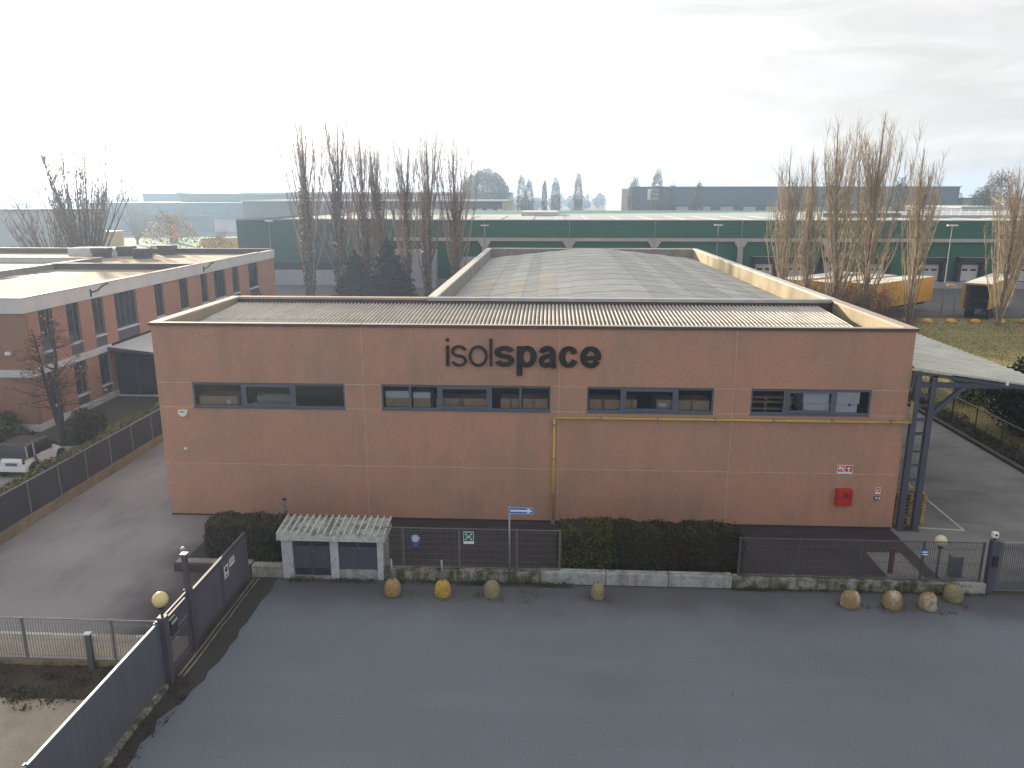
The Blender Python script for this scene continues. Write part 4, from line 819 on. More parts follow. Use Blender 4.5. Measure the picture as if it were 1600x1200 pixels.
# ================================================================== left boundary and car park
kw = thing('kerb_wall', 'ochre concrete kerb wall under the netted fence beside the drive', 'wall', (-20.6, 30, 0))
yk = [19.5+i*2.4 for i in range(15)]
for a, b in zip(yk, yk[1:]): MB().box(-20.72, a+.01, 0, -20.48, b-.01, .40+random.uniform(-.012, .012)).build('wall_section', m_kerb, kw, bevel=.012)
m_net = mat('green shade netting', (.058, .052, .066), (.046, .043, .052), 1, rough=.9, streak=(.075, .075, .085), stamt=.5, stscale=(2, 2, .4))
nf = thing('netted_fence', 'wire fence with dark shade netting on the ochre kerb wall', 'fence', (-20.6, 30, .4))
MB().box(-20.612, 19.5, .42, -20.602, 53, 1.74).build('netting', m_net, nf); MB().box(-20.62, 19.5, 1.74, -20.58, 53, 1.78).build('top_wire', m_galv, nf)
for i in range(18): MB().box(-20.6, 19.9+i*1.93, .40, -20.555, 19.945+i*1.93, 1.78).build('post', m_galv, nf)
# hedge along the fence: loose ochre green, one plant every two metres
hl = ['nearest the lower left frame edge', 'right below the car tail', 'beside the rear wheel of the car', 'beside the car door', 'beside the front wheel of the car', 'just beyond the car nose', 'below the twin stemmed tree', 'before the office plinth', 'before the glazed link', 'last before the factory corner', 'half hidden behind the factory corner']
for i, y in enumerate(range(26, 48, 2)):
    hedge('border_hedge', 'yellowish loose hedge plant behind netted fence, ' + hl[i], 'hedge', -21.8, -20.85, y-1.1, y+1.1, 1.64+random.uniform(-.07, .1), 2600, m_hedgey if i < 9 else m_hedgeb, size=.13, seed=20+i, pw=3.5, lump=.07, group='hedge plants behind the netted fence')

# car
def car(x, y):
    t = thing('small_car', 'white two seat city car with dark roof parked by the hedge', 'car', (x, y, 0))
    # loft: along +y (rear at 0, front at 2.7), cross-section z list
    st = [(0.0,.60,.36,.80),(0.06,.70,.30,.93),(.25,.76,.27,1.0),(.75,.78,.25,1.02),(1.3,.775,.24,1.0),(1.85,.77,.25,.98),(2.25,.74,.27,.93),(2.5,.68,.30,.82),(2.68,.56,.38,.68)]
    mb = MB(); n = 12
    for (yy, hw, zl, zh) in st:
        for k in range(n):
            f = k/(n-1); a = math.pi*f; cx = -math.copysign(abs(math.cos(a))**.45, math.cos(a))*hw; cz = zl+(zh-zl)*math.sin(a)**.55
            mb.v.append((cx, yy, cz))
    for i in range(len(st)-1):
        for k in range(n-1): mb.f.append((i*n+k, i*n+k+1, (i+1)*n+k+1, (i+1)*n+k))
    mb.f.append(tuple(range(n))); mb.f.append(tuple((len(st)-1)*n+k for k in range(n))[::-1])
    for i in range(len(st)-1): mb.f.append((i*n, (i+1)*n, (i+1)*n+n-1, i*n+n-1))
    mb.build('body', m_carw, t, smooth=False, world=False, bevel=.03)
    # cabin
    def loft(secs, m, nm):
        mb = MB()
        for (yy0, yy1, hw, z) in secs: mb.v += [(-hw, yy0, z), (hw, yy0, z), (hw, yy1, z), (-hw, yy1, z)]
        for i in range(len(secs)-1):
            for k in range(4): k2 = (k+1) % 4; mb.f.append((4*i+k, 4*i+k2, 4*i+4+k2, 4*i+4+k))
        mb.f.append((0,3,2,1)); e = 4*(len(secs)-1); mb.f.append((e, e+1, e+2, e+3)); return mb.build(nm, m, t, world=False, bevel=.02)
    loft([(.05, 2.32, .735, .93), (.10, 2.02, .69, 1.2), (.2, 1.62, .61, 1.48)], m_carg, 'window')
    loft([(.17, 1.66, .62, 1.47), (.28, 1.5, .55, 1.56)], m_carr, 'roof')
    for s in (-1, 1):
        MB().bar((s*.735, .55, .92), (s*.625, .66, 1.47), .06, .2).build('cell_pillar', m_cars, t, world=False)
        MB().bar((s*.735, 2.28, .95), (s*.62, 1.6, 1.48), .06, .05).bar((s*.64, .2, 1.47), (s*.62, 1.6, 1.49), .05, .05).bar((s*.74, .08, .95), (s*.63, .2, 1.47), .06, .05).build('cell_rail', m_cars, t, world=False)
        MB().add([(s*.79, .82, .36), (s*.79, 1.72, .34), (s*.79, 1.82, .9), (s*.775, .95, .97), (s*.755, .62, .92)], [(0,1,2,3,4)] ).build('door', m_carw, t, world=False)
        MB().add([(s*.795, .55, .42), (s*.795, .80, .34), (s*.795, .60, .9), (s*.78, .45, .97)], [(0,1,2,3)]).build('cell_arch', m_cars, t, world=False)
        for yy in (.42, 2.28):
            MB().tube([(s*.6, yy, .33), (s*.797, yy, .33)], .36, 24).build('wheel_arch', m_dark, t, world=False)
            wb = MB().tube([(s*.62, yy, .29), (s*.815, yy, .29)], .29, 20).build('wheel', m_tyre, t, world=False)
            MB().tube([(s*.815, yy, .29), (s*.825, yy, .29)], .19, 12).build('rim', m_galv, wb, world=False)
        tl = MB().lathe([(.075, 0), (.07, .03)], 12).v
        for z in (.86, .74):
            MB().tube([(s*.56, .08, z), (s*.56, -.005, z)], .06, 12).build('tail_light', m_tail, t, world=False)
        MB().box(s*.80-.06, 1.72, .92, s*.80+.06, 1.86, 1.05).build('mirror', m_carw, t, world=False, bevel=.02)
    MB().box(-.66, -.03, .32, .66, .08, .56).build('bumper', m_carw, t, world=False, bevel=.03)
    MB().box(-.26, -.035, .62, .26, .02, .73).build('number_plate', m_fblue, t, world=False)
    MB().box(-.60, .0, .565, .60, .05, .58).build('shut_line', m_dark, t, world=False)
    return t
cc = car(-24.72, 32.4); cc.rotation_euler = (0, 0, R(-1)); cc.scale = (1.04, 1.04, 1.04)

# ================================================================== brick office on the left
OX, OY0, OY1, OZ = -28.2, 39.6, 74.0, 7.42
of = thing('brick_office', 'two storey red brick office with white fascia and flat beige roofs', 'office building', (OX, OY0, 0))
MB().box(-60, OY0+.02, 0, -28.48, OY1-.1, 7.0).build('inner_core', m_inner, of)
MB().box(-39.8, OY0, .4, OX-.002, OY0+.3, 3.1).build('front_wall', m_brickx, of); MB().box(-39.8, OY0, 3.5, OX-.002, OY0+.3, 6.62).build('front_wall', m_brickx, of)
MB().box(-39.9, OY0-.08, 3.1, OX+.06, OY0+.3, 3.5).build('string_course', m_band, of)
MB().box(OX-.3, OY0+.302, 3.1, OX+.06, 47.4, 3.5).build('string_course', m_band, of)
MB().box(-39.9, OY0-.06, -.03, OX+.05, OY0+.3, .4).build('plinth', m_band, of); MB().box(OX-.3, OY0+.302, -.03, OX+.05, OY1, .4).build('plinth', m_band, of)
MB().box(-40, OY0-.12, 6.62, OX+.12, OY0+.25, OZ).build('fascia', m_fascia, of); MB().box(OX-.25, OY0+.252, 6.62, OX+.12, OY1+.1, OZ).build('fascia', m_fascia, of)
MB().box(-40, OY0-.15, OZ, OX+.15, OY0+.28, OZ+.05).build('coping', m_copl, of); MB().box(OX-.28, OY0+.282, OZ, OX+.15, OY1+.12, OZ+.05).build('coping', m_copl, of)
upper = [(40.8,42.0),(43.3,44.55),(45.9,47.1),(48.4,51.1),(53.6,54.9),(57.4,58.8),(61.1,62.3),(63.6,65.9),(67.4,68.9),(71.2,73.6)]
lower = [(40.8,42.0),(43.3,44.55),(45.9,47.1)]
def facade(ws, z0, z1, sill):
    ys = [OY0+.302] + [v for w_ in ws for v in w_] + [OY1]
    for a, b in zip(ys[0::2], ys[1::2]): MB().box(OX-.3, a, z0, OX, b, z1).build('brick_pier', m_bricky, of)
    for a, b in ws:
        fr = MB().box(OX-.2, a, sill, OX-.12, a+.07, z1).box(OX-.2, b-.07, sill, OX-.12, b, z1).box(OX-.2, a+.07, z1-.07, OX-.12, b-.07, z1).box(OX-.2, a+.07, sill, OX-.12, b-.07, sill+.07).build('window_frame', m_frame, of)
        if b-a > 1.25:
            mm = MB()
            for q in range(1, int((b-a)/.7)+1): mm.box(OX-.19, a+(b-a)*q/(int((b-a)/.7)+1)-.03, sill+.07, OX-.13, a+(b-a)*q/(int((b-a)/.7)+1)+.03, z1-.07)
            mm.build('mullion', m_frame, fr)
        else: MB().box(OX-.19, a+(b-a)*.62, sill+.07, OX-.13, a+(b-a)*.62+.06, z1-.07).build('mullion', m_frame, fr)
        MB().box(OX-.17, a+.07, sill+.07, OX-.155, b-.07, z1-.07).build('pane', m_dglass, fr)
        MB().box(OX-.25, a, sill-.1, OX+.03, b, sill).build('window_sill', m_band, of)
        MB().box(OX-.28, a, z0, OX-.1, b, sill-.1).build('spandrel', m_shedd, of)
facade(upper, 3.5, 6.62, 4.25); facade(lower, .4, 3.1, 1.05)
of.location.z = 0
# roofs
MB().box(-39.7, OY0+.26, 6.9, OX-.27, 60.3, 7.03).build('roof', m_roofb, of); MB().box(-62, 60.6, 6.9, OX-.27, OY1+4, 7.02).build('roof', m_roofb, of)
MB().box(-39.9, 60.3, 6.9, OX-.3, 60.6, 7.47).build('parapet', m_vent_and_shade, of); MB().box(-39.95, 60.25, 7.47, OX-.29, 60.65, 7.52).build('coping', m_copl, of)  # parapet coloured dark, its shaded near face painted in
MB().box(-40, OY0+.27, 6.6, -39.7, 67, 7.42).build('parapet', m_parg, of); MB().box(-40.05, OY0+.3, 7.42, -39.62, 67.1, 7.48).build('coping', m_copl, of)
MB().box(-62, 66.8, 0, -40.02, 67.05, 6.6).build('wing_wall', m_brickx, of); MB().box(-62, 66.7, 6.62, -40.04, 67.05, 7.42).build('fascia', m_fascia, of); MB().box(-62, 66.66, 7.42, -40.06, 67.1, 7.47).build('coping', m_copl, of)
for i in range(6): 
    wnd = MB().box(-59+i*3.1, 66.76, 4.6, -57.4+i*3.1, 66.8, 6.5).build('window', m_dglass, of)
MB().box(-62, OY1+3.8, 6.6, OX-.28, OY1+4.05, 7.5).build('parapet', m_vent_and_shade, of); MB().box(-62, OY1+3.75, 7.5, OX-.28, OY1+4.1, 7.55).build('coping', m_copl, of)
MB().box(OX-.3, OY1+.0, 0, OX, OY1+4.05, 6.62).build('brick_pier', m_bricky, of); MB().box(OX-.25, OY1+.101, 6.62, OX+.12, OY1+4.05, OZ).build('fascia', m_fascia, of)
pd = MB(); pts = [(-39.3, 53.6), (-37.6, 54.4), (-35.9, 55.6), (-35.2, 56.9), (-36.2, 57.3), (-37.4, 56.4), (-38.6, 56.0), (-39.5, 55.4)]
pd.v = [(a, b, 7.034) for a, b in pts]; pd.f = [tuple(range(len(pts)))]; pd.build('puddle_glare', m_puddle, of)
for i, (x, y) in enumerate(((-42.7, 72.2), (-41.6, 74.6), (-38.4, 71.6), (-38.3, 76.3))):
    vt = thing('roof_vent', ['dark square roof vent leftmost on the brick office roof', 'dark square roof vent second from left near roof edge', 'dark square roof vent alone in mid roof', 'dark square roof vent rightmost near the back parapet'][i], 'roof vent', (x, y, 7.02), 'dark vents on the office roof')
    MB().box(x-.65, y-.55, 7.02, x+.65, y+.55, 7.5).build('base', m_vent_and_shade, vt); MB().box(x-.75, y-.65, 7.5, x+.75, y+.65, 7.6).box(x-.72, y-.62, 7.62, x+.72, y+.62, 7.95).build('louvre_head', m_vent_and_shade, vt)
MB().box(-47.5, 74.5, 7.02, -40.5, 77, 7.75).build('roof_plant_screen', m_fascia, of)
for yy, lb_ in ((46.1, 'torn dark cable bracket on white office fascia nearest the camera'), (61.9, 'torn dark cable bracket further along white office fascia')):
    MBc = MB().tube([(OX+.16, yy-.4, 7.2), (OX+.16, yy-.4, 6.75)], .05, 6).tube([(OX+.16, yy-.4, 7.0), (OX+.17, yy+.3, 7.05), (OX+.16, yy+1.0, 7.3), (OX+.15, yy+1.6, 7.36)], .045, 6); tag(MBc.build('cable_bracket', m_dark), lb_, 'bracket')
wlt = thing('wall_lamp', 'small white floodlight on the brick front of the office', 'lamp', (-29.2, OY0, 4.4)); MB().box(-29.35, OY0-.3, 4.38, -29.08, OY0-.12, 4.55).build('lamp_head', m_white, wlt, bevel=.02); MB().box(-29.25, OY0-.12, 4.42, -29.18, OY0, 4.5).build('arm', m_white, wlt)
# glazed link
lk = thing('entrance_link', 'dark glazed entrance link with pale sloping canopy beside the office', 'building', (-24, 47.5, 0))
MB().box(OX+.08, 47.6, 0, -19.5, 54, 2.55).build('core', m_inner, lk)
for i in range(6):
    x = OX+.15+i*1.42; MB().box(x, 47.48, .12, x+1.34, 47.55, 2.62).build('glass_panel', m_dglass, lk); MB().box(x+1.34, 47.45, .1, x+1.42, 47.58, 2.65).build('mullion', m_gate, lk)
MB().box(OX+.08, 47.42, 0, -19.5, 47.6, .1).build('sill', m_band, lk)
mb = MB(); mb.add([(OX+.07, 46.9, 3.35), (-19.3, 46.0, 2.6), (-19.3, 54.5, 2.7), (OX+.07, 54.5, 3.4), (OX+.07, 46.9, 3.22), (-19.3, 46.0, 2.44), (-19.3, 54.5, 2.5), (OX+.07, 54.5, 3.2)], [(0,1,2,3),(4,7,6,5),(0,4,5,1),(1,5,6,2),(2,6,7,3),(3,7,4,0)]); mb.build('canopy_roof', m_fascia, lk)
MB().bar((OX+.08, 46.86, 3.29), (-19.3, 45.96, 2.53), .05, .2).build('gutter', m_gate, lk)

# ------------------------------------------------------------------ tree by the office with two stems, and bushes
m_dbark = mat('dark damp bark', (.07, .052, .046), (.05, .038, .035), 3, rough=.95)
def small_tree(name, label, x, y, h, seed, lean, m=m_dbark, leafn=230):
    g_ = np.random.default_rng(seed); t = thing(name, label, 'tree', (x, y, 0), None)
    tr = branch((0, 0, 0), (lean, .05, 1), h, .17, .03, 9, .05, .04, g_); V, F = twigs([tr], 8); nmesh('trunk', V, F, m, t)
    ps = []; tips = []
    for i in range(46):
        f = g_.uniform(.28, .97); k_ = f*(len(tr[0])-1); p = tr[0][int(k_)]*(1-k_ % 1)+tr[0][min(int(k_)+1, 8)]*(k_ % 1)
        a = g_.uniform(0, 6.28); L = (1.1-f)*h*.42*g_.uniform(.6, 1.2); b = branch(p, (math.cos(a), math.sin(a), .35), L, .03, .007, 5, .16, .02, g_); ps.append(b)
        for _ in range(7):
            q = b[0][g_.integers(1, 5)]; c = branch(q, (math.cos(a)+g_.normal(0,.7), math.sin(a)+g_.normal(0,.7), g_.normal(.2,.4)), L*.4*g_.uniform(.5,1.1), .009, .004, 3, .2, 0, g_); ps.append(c); tips.append(c[0][-1])
    V, F = twigs(ps, 3); nmesh('crown', V, F, m, t)
    P = np.array(tips)[g_.integers(0, len(tips), leafn)] + g_.normal(0, .08, (leafn, 3)); V, F = leaves(P, g_.normal(0, 1, (leafn, 3)), .17, .8, .5); nmesh('dead_leaves', V, F, m_dry, t)
    return t
small_tree('small_tree', 'thin bare tree with few orange leaves before office, left leaning stem', -25.75, 37.85, 6.2, 4, -.16)
small_tree('small_tree', 'thin bare tree with few orange leaves before office, upright right stem', -25.35, 37.2, 7.2, 9, -.0)
def bush(name, label, x, y, rx, ry, h, n, m, size, seed, pw=2.2, lump=.2, cat='bush', core=True, tilt=.8, group=None):
    t = thing(name, label, cat, (x, y, 0), group); Q, Nn = hedge_pts(n, rx, ry, h, pw, lump, seed)
    g_ = np.random.default_rng(seed); c = np.array([0, 0, h*.5]); Q = c + (Q-c)*g_.uniform(.78, 1.05, (n, 1)); Q[:, 2] = np.maximum(Q[:, 2], .02)
    V, F = leaves(Q, Nn, size, .6, tilt); nmesh('foliage', V, F, m, t)
    if core:
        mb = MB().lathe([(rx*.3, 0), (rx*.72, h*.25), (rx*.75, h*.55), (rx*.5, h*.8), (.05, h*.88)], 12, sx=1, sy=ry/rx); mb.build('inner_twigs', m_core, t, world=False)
    return t
bush('dark_bush', 'dark leafy bush beside the car nose and tree foot', -24.3, 37.6, .9, .9, 1.9, 2600, m_hedgeb, .15, 31)
bush('leafy_bush', 'green leafy bush at foot of the office front wall', -30.2, 38.6, 1.3, .9, 1.1, 2600, m_hedgeo, .16, 32)
bush('leafy_bush', 'green bush behind the car at left frame edge', -28.4, 37.4, 1.2, .8, .9, 2000, m_hedgeo, .16, 33)
bush('yellow_bush', 'small yellow green bush far end of the brick office', -27.3, 76.5, 1.0, .8, 1.1, 900, m_lime, .2, 34)
bc = struct('car_park_kerb', MB().box(-33, 36.7, 0, -21.9, 36.85, .12), m_oldw)

# ================================================================== canopy on the right of the factory
ct = thing('lean_to_canopy', 'slate steel lean-to canopy with pale ribbed sheet roof along the factory side', 'canopy', (16, YF, 0))
ZW, XE, ZE = 6.48, 19.05, 5.74; sl2 = (ZW-ZE)/(XE-13.62)
def rib_sheet(y0, y1):
    mb = MB(); ys = []
    nrib = 2; p = (y1-y0)/nrib
    for i in range(nrib): ys += [(y0+i*p, 0), (y0+i*p+.02, .10), (y0+i*p+.17, .10), (y0+i*p+.20, 0)]
    ys.append((y1, 0))
    for yv, dz in ys: mb.v += [(13.62, yv, ZW+dz), (XE, yv, ZE+dz)]
    n = len(ys)
    mb.f = [(2*i, 2*i+1, 2*i+3, 2*i+2) for i in range(n-1)]
    return mb
base = rib_sheet(0, 1.0); base.v = [(a-16, b, c) for a, b, c in base.v]; me = base.mesh('roof_sheet', m_canopy)
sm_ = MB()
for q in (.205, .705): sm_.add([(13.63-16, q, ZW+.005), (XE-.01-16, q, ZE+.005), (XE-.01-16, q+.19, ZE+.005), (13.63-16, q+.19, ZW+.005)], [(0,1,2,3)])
sme = sm_.mesh('rib_shade_strip', mat('painted rib shade', (.17, .165, .14), (.24, .23, .2), 2, rough=.9))  # dark strips painting the shade each rib throws on the sheet
for i in range(31): part('rib_shade_strip', sme, ct, (0, -.12+i*1.0, .004*(i % 2)))
for i in range(31): part('roof_sheet', me, ct, (0, -.12+i*1.0, .004*(i % 2)))
MB().add([(13.62, YF-.13, ZW+.04), (XE, YF-.13, ZE+.04), (XE, YF-.13, ZE-.02), (13.62, YF-.13, ZW-.02), (13.62, YF-.10, ZW+.04), (XE, YF-.10, ZE+.04), (XE, YF-.10, ZE-.02), (13.62, YF-.10, ZW-.02)], [(0,3,2,1),(4,5,6,7),(0,1,5,4),(3,7,6,2),(0,4,7,3),(1,2,6,5)]).build('edge_trim', m_sheetw, ct)
for j, y in enumerate((YF-.05, 36.3, 43.8, 51.2, 58.6)):
    tr = MB().bar((13.62, y, ZW-.14), (XE, y, ZE-.12), .1, .2, up=(0,1,0)).build('top_chord', m_steel, ct)
    MB().box(13.62, y-.05, 5.77, 18.3, y+.05, 5.96).build('bottom_chord', m_steel, ct)
    for x in (15.25, 16.15, 16.95, 17.6): MB().box(x-.04, y-.04, 5.96, x+.04, y+.04, ZW-.2-sl2*(x-13.62)).build('web_post', m_steel, ct)
    MB().box(13.62, y-.06, 5.96, 13.95, y+.06, 6.3).build('wall_plate', m_steel, ct)
    for x, wd in ((13.84, .2), (14.42, .2)): MB().box(x-wd/2, y-.1, 0, x+wd/2, y+.1, 6.35-sl2*(x-13.62) if x > 14 else 6.2).build('column', m_steel, ct)
    for z in (.55, 1.05, 1.55, 2.05, 2.65, 3.2, 3.9, 4.45, 5.0, 5.4): MB().box(13.942, y-.04, z, 14.318, y+.04, z+.07 if z < 3.5 else z+.11).build('rung', m_steel, ct)
    MB().bar((14.45, y, 4.68), (15.55, y, 5.80), .16, .16).build('brace', m_steel, ct)
    MB().box(13.72, y-.2, 0, 14.56, y+.2, .03).build('base_plate', m_steel, ct)
MB().box(XE-.12, YF-.1, ZE-.2, XE-.02, 59, ZE-.05).build('eave_beam', m_steel, ct)
for x in (15.4, 17.2): MB().box(x-.04, YF+.1, ZW-.12-sl2*(x-13.62), x+.04, 59, ZW-.02-sl2*(x-13.62)).build('purlin', m_steel, ct)
MB().box(17.0, YF-.17, ZW-sl2*3.38-.12, 17.1, YF-.1, ZW-sl2*3.38+.04).build('drip_bracket', m_white, ct)
# pallets
pm1 = MB().box(-.6, -.06, -.011, .6, .06, .011).mesh('board', m_wood); pm2 = MB().box(-.05, -.4, -.011, .05, .4, .011).mesh('stringer', m_wood); pm3 = MB().box(-.07, -.05, -.039, .07, .05, .039).mesh('block', m_wood)
ptop = ['topmost pallet of the stack beside the lattice column', 'second pallet from the top of the stack by the column', 'third pallet from the top of the stack by the column', 'fourth pallet from the top of the stack by the column', 'fifth pallet from the top of the stack by the column', 'fourth pallet from the ground in the stack by the column', 'third pallet from the ground in the stack by the column', 'second pallet from the ground in the stack by the column', 'bottom pallet of the stack standing on the concrete']
def pallet_at(x, y, z, rz, label):
    t = thing('wooden_pallet', label, 'pallet', (x, y, z), 'stacked wooden pallets'); t.rotation_euler = (0, 0, rz)
    for yy in (-.34, -.17, 0, .17, .34): part('board', pm1, t, (0, yy, .133))
    for xx in (-.52, 0, .52):
        part('stringer', pm2, t, (xx, 0, .111))
        for yy in (-.34, 0, .34): part('block', pm3, t, (xx, yy, .061))
    for yy in (-.34, 0, .34): part('board', pm1, t, (0, yy, .011), scale=(1, .8, 1))
    return t
for i in range(9): pallet_at(14.42+random.uniform(-.03, .03), 29.55+random.uniform(-.03, .03), .146*i, random.uniform(-.02, .02), ptop[8-i])
# right fence and planting
rf_ = thing('mesh_fence', 'dark green wire mesh fence with pale top rail right of the concrete yard', 'fence', (23.6, 50, 0))
m_wire = mat('dark fence wire', (.07, .065, .045), (.055, .052, .04), 2, rough=.8)
mb = MB()
for i in range(420): mb.box(23.597, 24+i*.14, .1, 23.603, 24+i*.14+.012, 1.42)
for i in range(10): mb.box(23.592, 24, .14+i*.135, 23.596, 83, .15+i*.135)
mb.build('wire_mesh', m_wire, rf_, kind='stuff')
MB().box(23.58, 24, 1.42, 23.62, 83, 1.46).build('top_rail', m_galv, rf_)
for i in range(24): MB().box(23.605, 24.4+i*2.5, 0, 23.65, 24.45+i*2.5, 1.46).build('post', m_dark, rf_)
scatter('ground_ivy', 'brown and green ground ivy between yard kerb and mesh fence', 'ground cover', 22.8, 23.6, 25, 70, 9000, m_ivyg, .14, z=.08, hz=.1, seed=14, clump=260)
scatter('ground_ivy', 'green weeds behind the mesh fence foot', 'ground cover', 23.4, 24.6, 25, 70, 5000, m_hedgeo, .13, z=.06, hz=.16, seed=15, clump=180)
scatter('grass_tufts', 'dry grass tufts over the sunlit field', 'grass', 24.3, 75, 45, 83, 26000, m_lime, .16, z=.02, hz=.07, seed=16, asp=.25)
scatter('grass_tufts', 'brown grass tufts over the field', 'grass', 24.3, 75, 45, 83, 22000, m_weed, .18, z=.02, hz=.08, seed=17, asp=.25)
bush('evergreen_bush', 'big dark evergreen bush behind the mesh fence under the canopy beam', 27.9, 41.2, 3.5, 3.6, 4.1, 13000, m_evg, .22, 41, pw=2.6)
bush('evergreen_bush', 'dark evergreen bush at right frame edge behind mesh fence', 28.6, 36.6, 2.2, 2.4, 2.6, 6000, m_evg, .2, 42)
bush('lime_bush', 'lime green bush left of the dark evergreen behind mesh fence', 26.9, 48.6, 1.1, 1.3, 2.5, 3000, m_lime, .17, 43)
def brush(name, label, x, y, r, h, n, seed, m, cat='shrub', leafn=0, lm=None, group=None):
    g_ = np.random.default_rng(seed); t = thing(name, label, cat, (x, y, 0), group); ps = []
    for i in range(n):
        a = g_.uniform(0, 6.28); rr = r*.5*g_.uniform(0, 1)**.5; o = g_.normal(0, .25, 3)
        b = branch((rr*math.cos(a), rr*math.sin(a), 0), (math.cos(a)*.35+o[0], math.sin(a)*.35+o[1], 1), h*g_.uniform(.5, 1.0), .025, .008, 5, .14, .03, g_); ps.append(b)
        for _ in range(7): q = b[0][g_.integers(1, 5)]; ps.append(branch(q, g_.normal(0, .6, 3)+np.array([0, 0, .7]), h*g_.uniform(.15, .35), .011, .005, 3, .2, 0, g_))
    V, F = twigs(ps, 3); nmesh('branches', V, F, m, t)
    if leafn:
        tips = np.array([p[0][-1] for p in ps]); P = tips[g_.integers(0, len(tips), leafn)]+g_.normal(0, .1, (leafn, 3)); V, F = leaves(P, g_.normal(0, 1, (leafn, 3)), .16, .7, .5); nmesh('dead_leaves', V, F, lm or m_ivy, t)
    return t
gb = 'bare brushwood beside the trailers'
brush('bare_shrub', 'reddish bare thicket left of the nearest yellow trailer', 29.2, 78.8, 2.8, 4.4, 150, 51, m_brush, leafn=900, group=gb)
brush('bare_shrub', 'reddish brown thicket behind the front right parapet corner', 32.2, 78.2, 2.6, 4.2, 150, 52, m_brush, leafn=800, group=gb)
brush('bare_shrub', 'low tan brush at foot of poplar before the nearest trailer', 35.9, 78.2, 1.8, 2.0, 36, 53, m_brush, leafn=60, group=gb)
brush('bare_shrub', 'dark brush clump beyond the parapet left of thickets', 26.0, 79.5, 2.4, 3.8, 90, 54, m_brush, leafn=500, group=gb)
brush('bare_shrub', 'tall reed like brush on the grass above the canopy edge', 29.5, 52.5, 2.2, 2.0, 70, 55, m_twig, group=gb)
brush('bare_shrub', 'thin bare brush right of lime bush on the grass', 33.5, 51.0, 2.4, 2.2, 70, 56, m_twig, group=gb)

# ================================================================== green warehouse
WY, WZ = 112.0, 9.35
wh = thing('green_warehouse', 'long green clad logistics warehouse with concrete columns and dock doors', 'warehouse', (12, WY, 0))
MB().box(-45.6, WY+.5, 0, 118, 212, 9.0).build('core', m_wgreenr, wh)
MB().add([(-45.6, WY+.55, 9.02), (118, WY+.55, 9.02), (118, 212, 9.02), (-45.6, 150, 9.02)], [(0,1,2,3)]).build('roof', m_wroof, wh)
for i in range(26):
    x = -20+i*5.2; MB().box(x, WY+1, 9.025, x+1.6, 150, 9.10).build('roof_light', m_fpale, wh)
# cladding as horizontal ribs
def cladding(x0, x1, z0, z1, y, m, dz=.3, dep=.03):
    mb = MB(); n = int(round((z1-z0)/dz)); h_ = (z1-z0)/n; prof_ = []
    for i in range(n): prof_ += [(z0+i*h_, 0), (z0+i*h_+h_*.2, -dep), (z0+i*h_+h_*.8, -dep)]
    prof_.append((z1, 0))
    for z, d_ in prof_: mb.v += [(x0, y+d_, z), (x1, y+d_, z)]
    mb.f = [(2*i, 2*i+1, 2*i+3, 2*i+2) for i in range(len(prof_)-1)]
    return mb
for i in range(5): cladding(-45.6+i*4.6, -45.6+(i+1)*4.6-.03, 3.25, WZ+.2, WY, m_wgreenl).build('cladding_panel', m_wgreenl, wh)
xs_ = [-22.6]+[-9.4+i*12.15 for i in range(11)]
for a, b in zip(xs_, xs_[1:]): cladding(a, b-.03, 6.95, WZ, WY-.02, m_wgreen).build('cladding_panel', m_wgreen, wh)
MB().box(-45.6, WY+.05, 2.2, -22.6, WY+.5, 3.25).build('ribbon_recess', m_dock, wh); MB().box(-45.7, WY-.08, 0, -22.6, WY+.5, 2.2).build('plinth', m_wbase, wh)
MB().add([(-45.6, WY, 3.25), (-45.6, 150, 3.25), (-45.6, 150, WZ), (-45.6, WY, WZ)], [(0,1,2,3)]).build('cladding_panel', m_wgreenl, wh)
for a, b in zip(xs_, xs_[1:]): MB().box(a, WY-.12, 6.45, b-.02, WY+.3, 6.93).build('beam', m_beam, wh)
for x in xs_[1:]:
    c_ = MB().box(x-.35, WY-.14, 0, x+.35, WY+.4, 6.44).build('column', m_beam, wh)
    MB().box(x-.85, WY-.16, 6.1, x+.85, WY-.13, 6.46).box(x-.6, WY-.16, 5.7, x+.6, WY-.132, 6.1).build('corbel', m_beam, c_)
    MB().box(x-.03, WY-.2, 0, x+.03, WY-.15, 9.3).build('downpipe', m_tyre2, wh)
MB().box(-45.7, WY-.14, WZ, 118, WY+.55, WZ+.12).build('roof_edge', m_wroof, wh)
dx_ = [19.6, 30.6, 35.2, 40.3, 46.2, 53.8, 59.2, 66.0, 71.5, 78.0]
for x in dx_:
    d = MB().box(x-1.9, WY-.5, 1.0, x-1.45, WY+.48, 4.35).box(x+1.45, WY-.5, 1.0, x+1.9, WY+.48, 4.35).box(x-1.9, WY-.5, 3.7, x+1.9, WY+.48, 4.36).build('dock_shelter', m_dock, wh)
    MB().box(x-1.2, WY+.3, 1.05, x+1.2, WY+.49, 3.3).build('dock_door', m_door, d)
    MB().box(x-.95, WY+.28, 2.45, x-.2, WY+.3, 2.75).box(x+.2, WY+.28, 2.45, x+.95, WY+.3, 2.75).build('door_window', m_dark, d)
    MB().box(x-1.95, WY-.52, 4.36, x+1.95, WY-.46, 4.42).build('shelter_trim', m_beam, d)
MB().box(-22.6, WY-.15, 0, 118, WY+.3, .95).build('dock_plinth', m_wbase, wh)
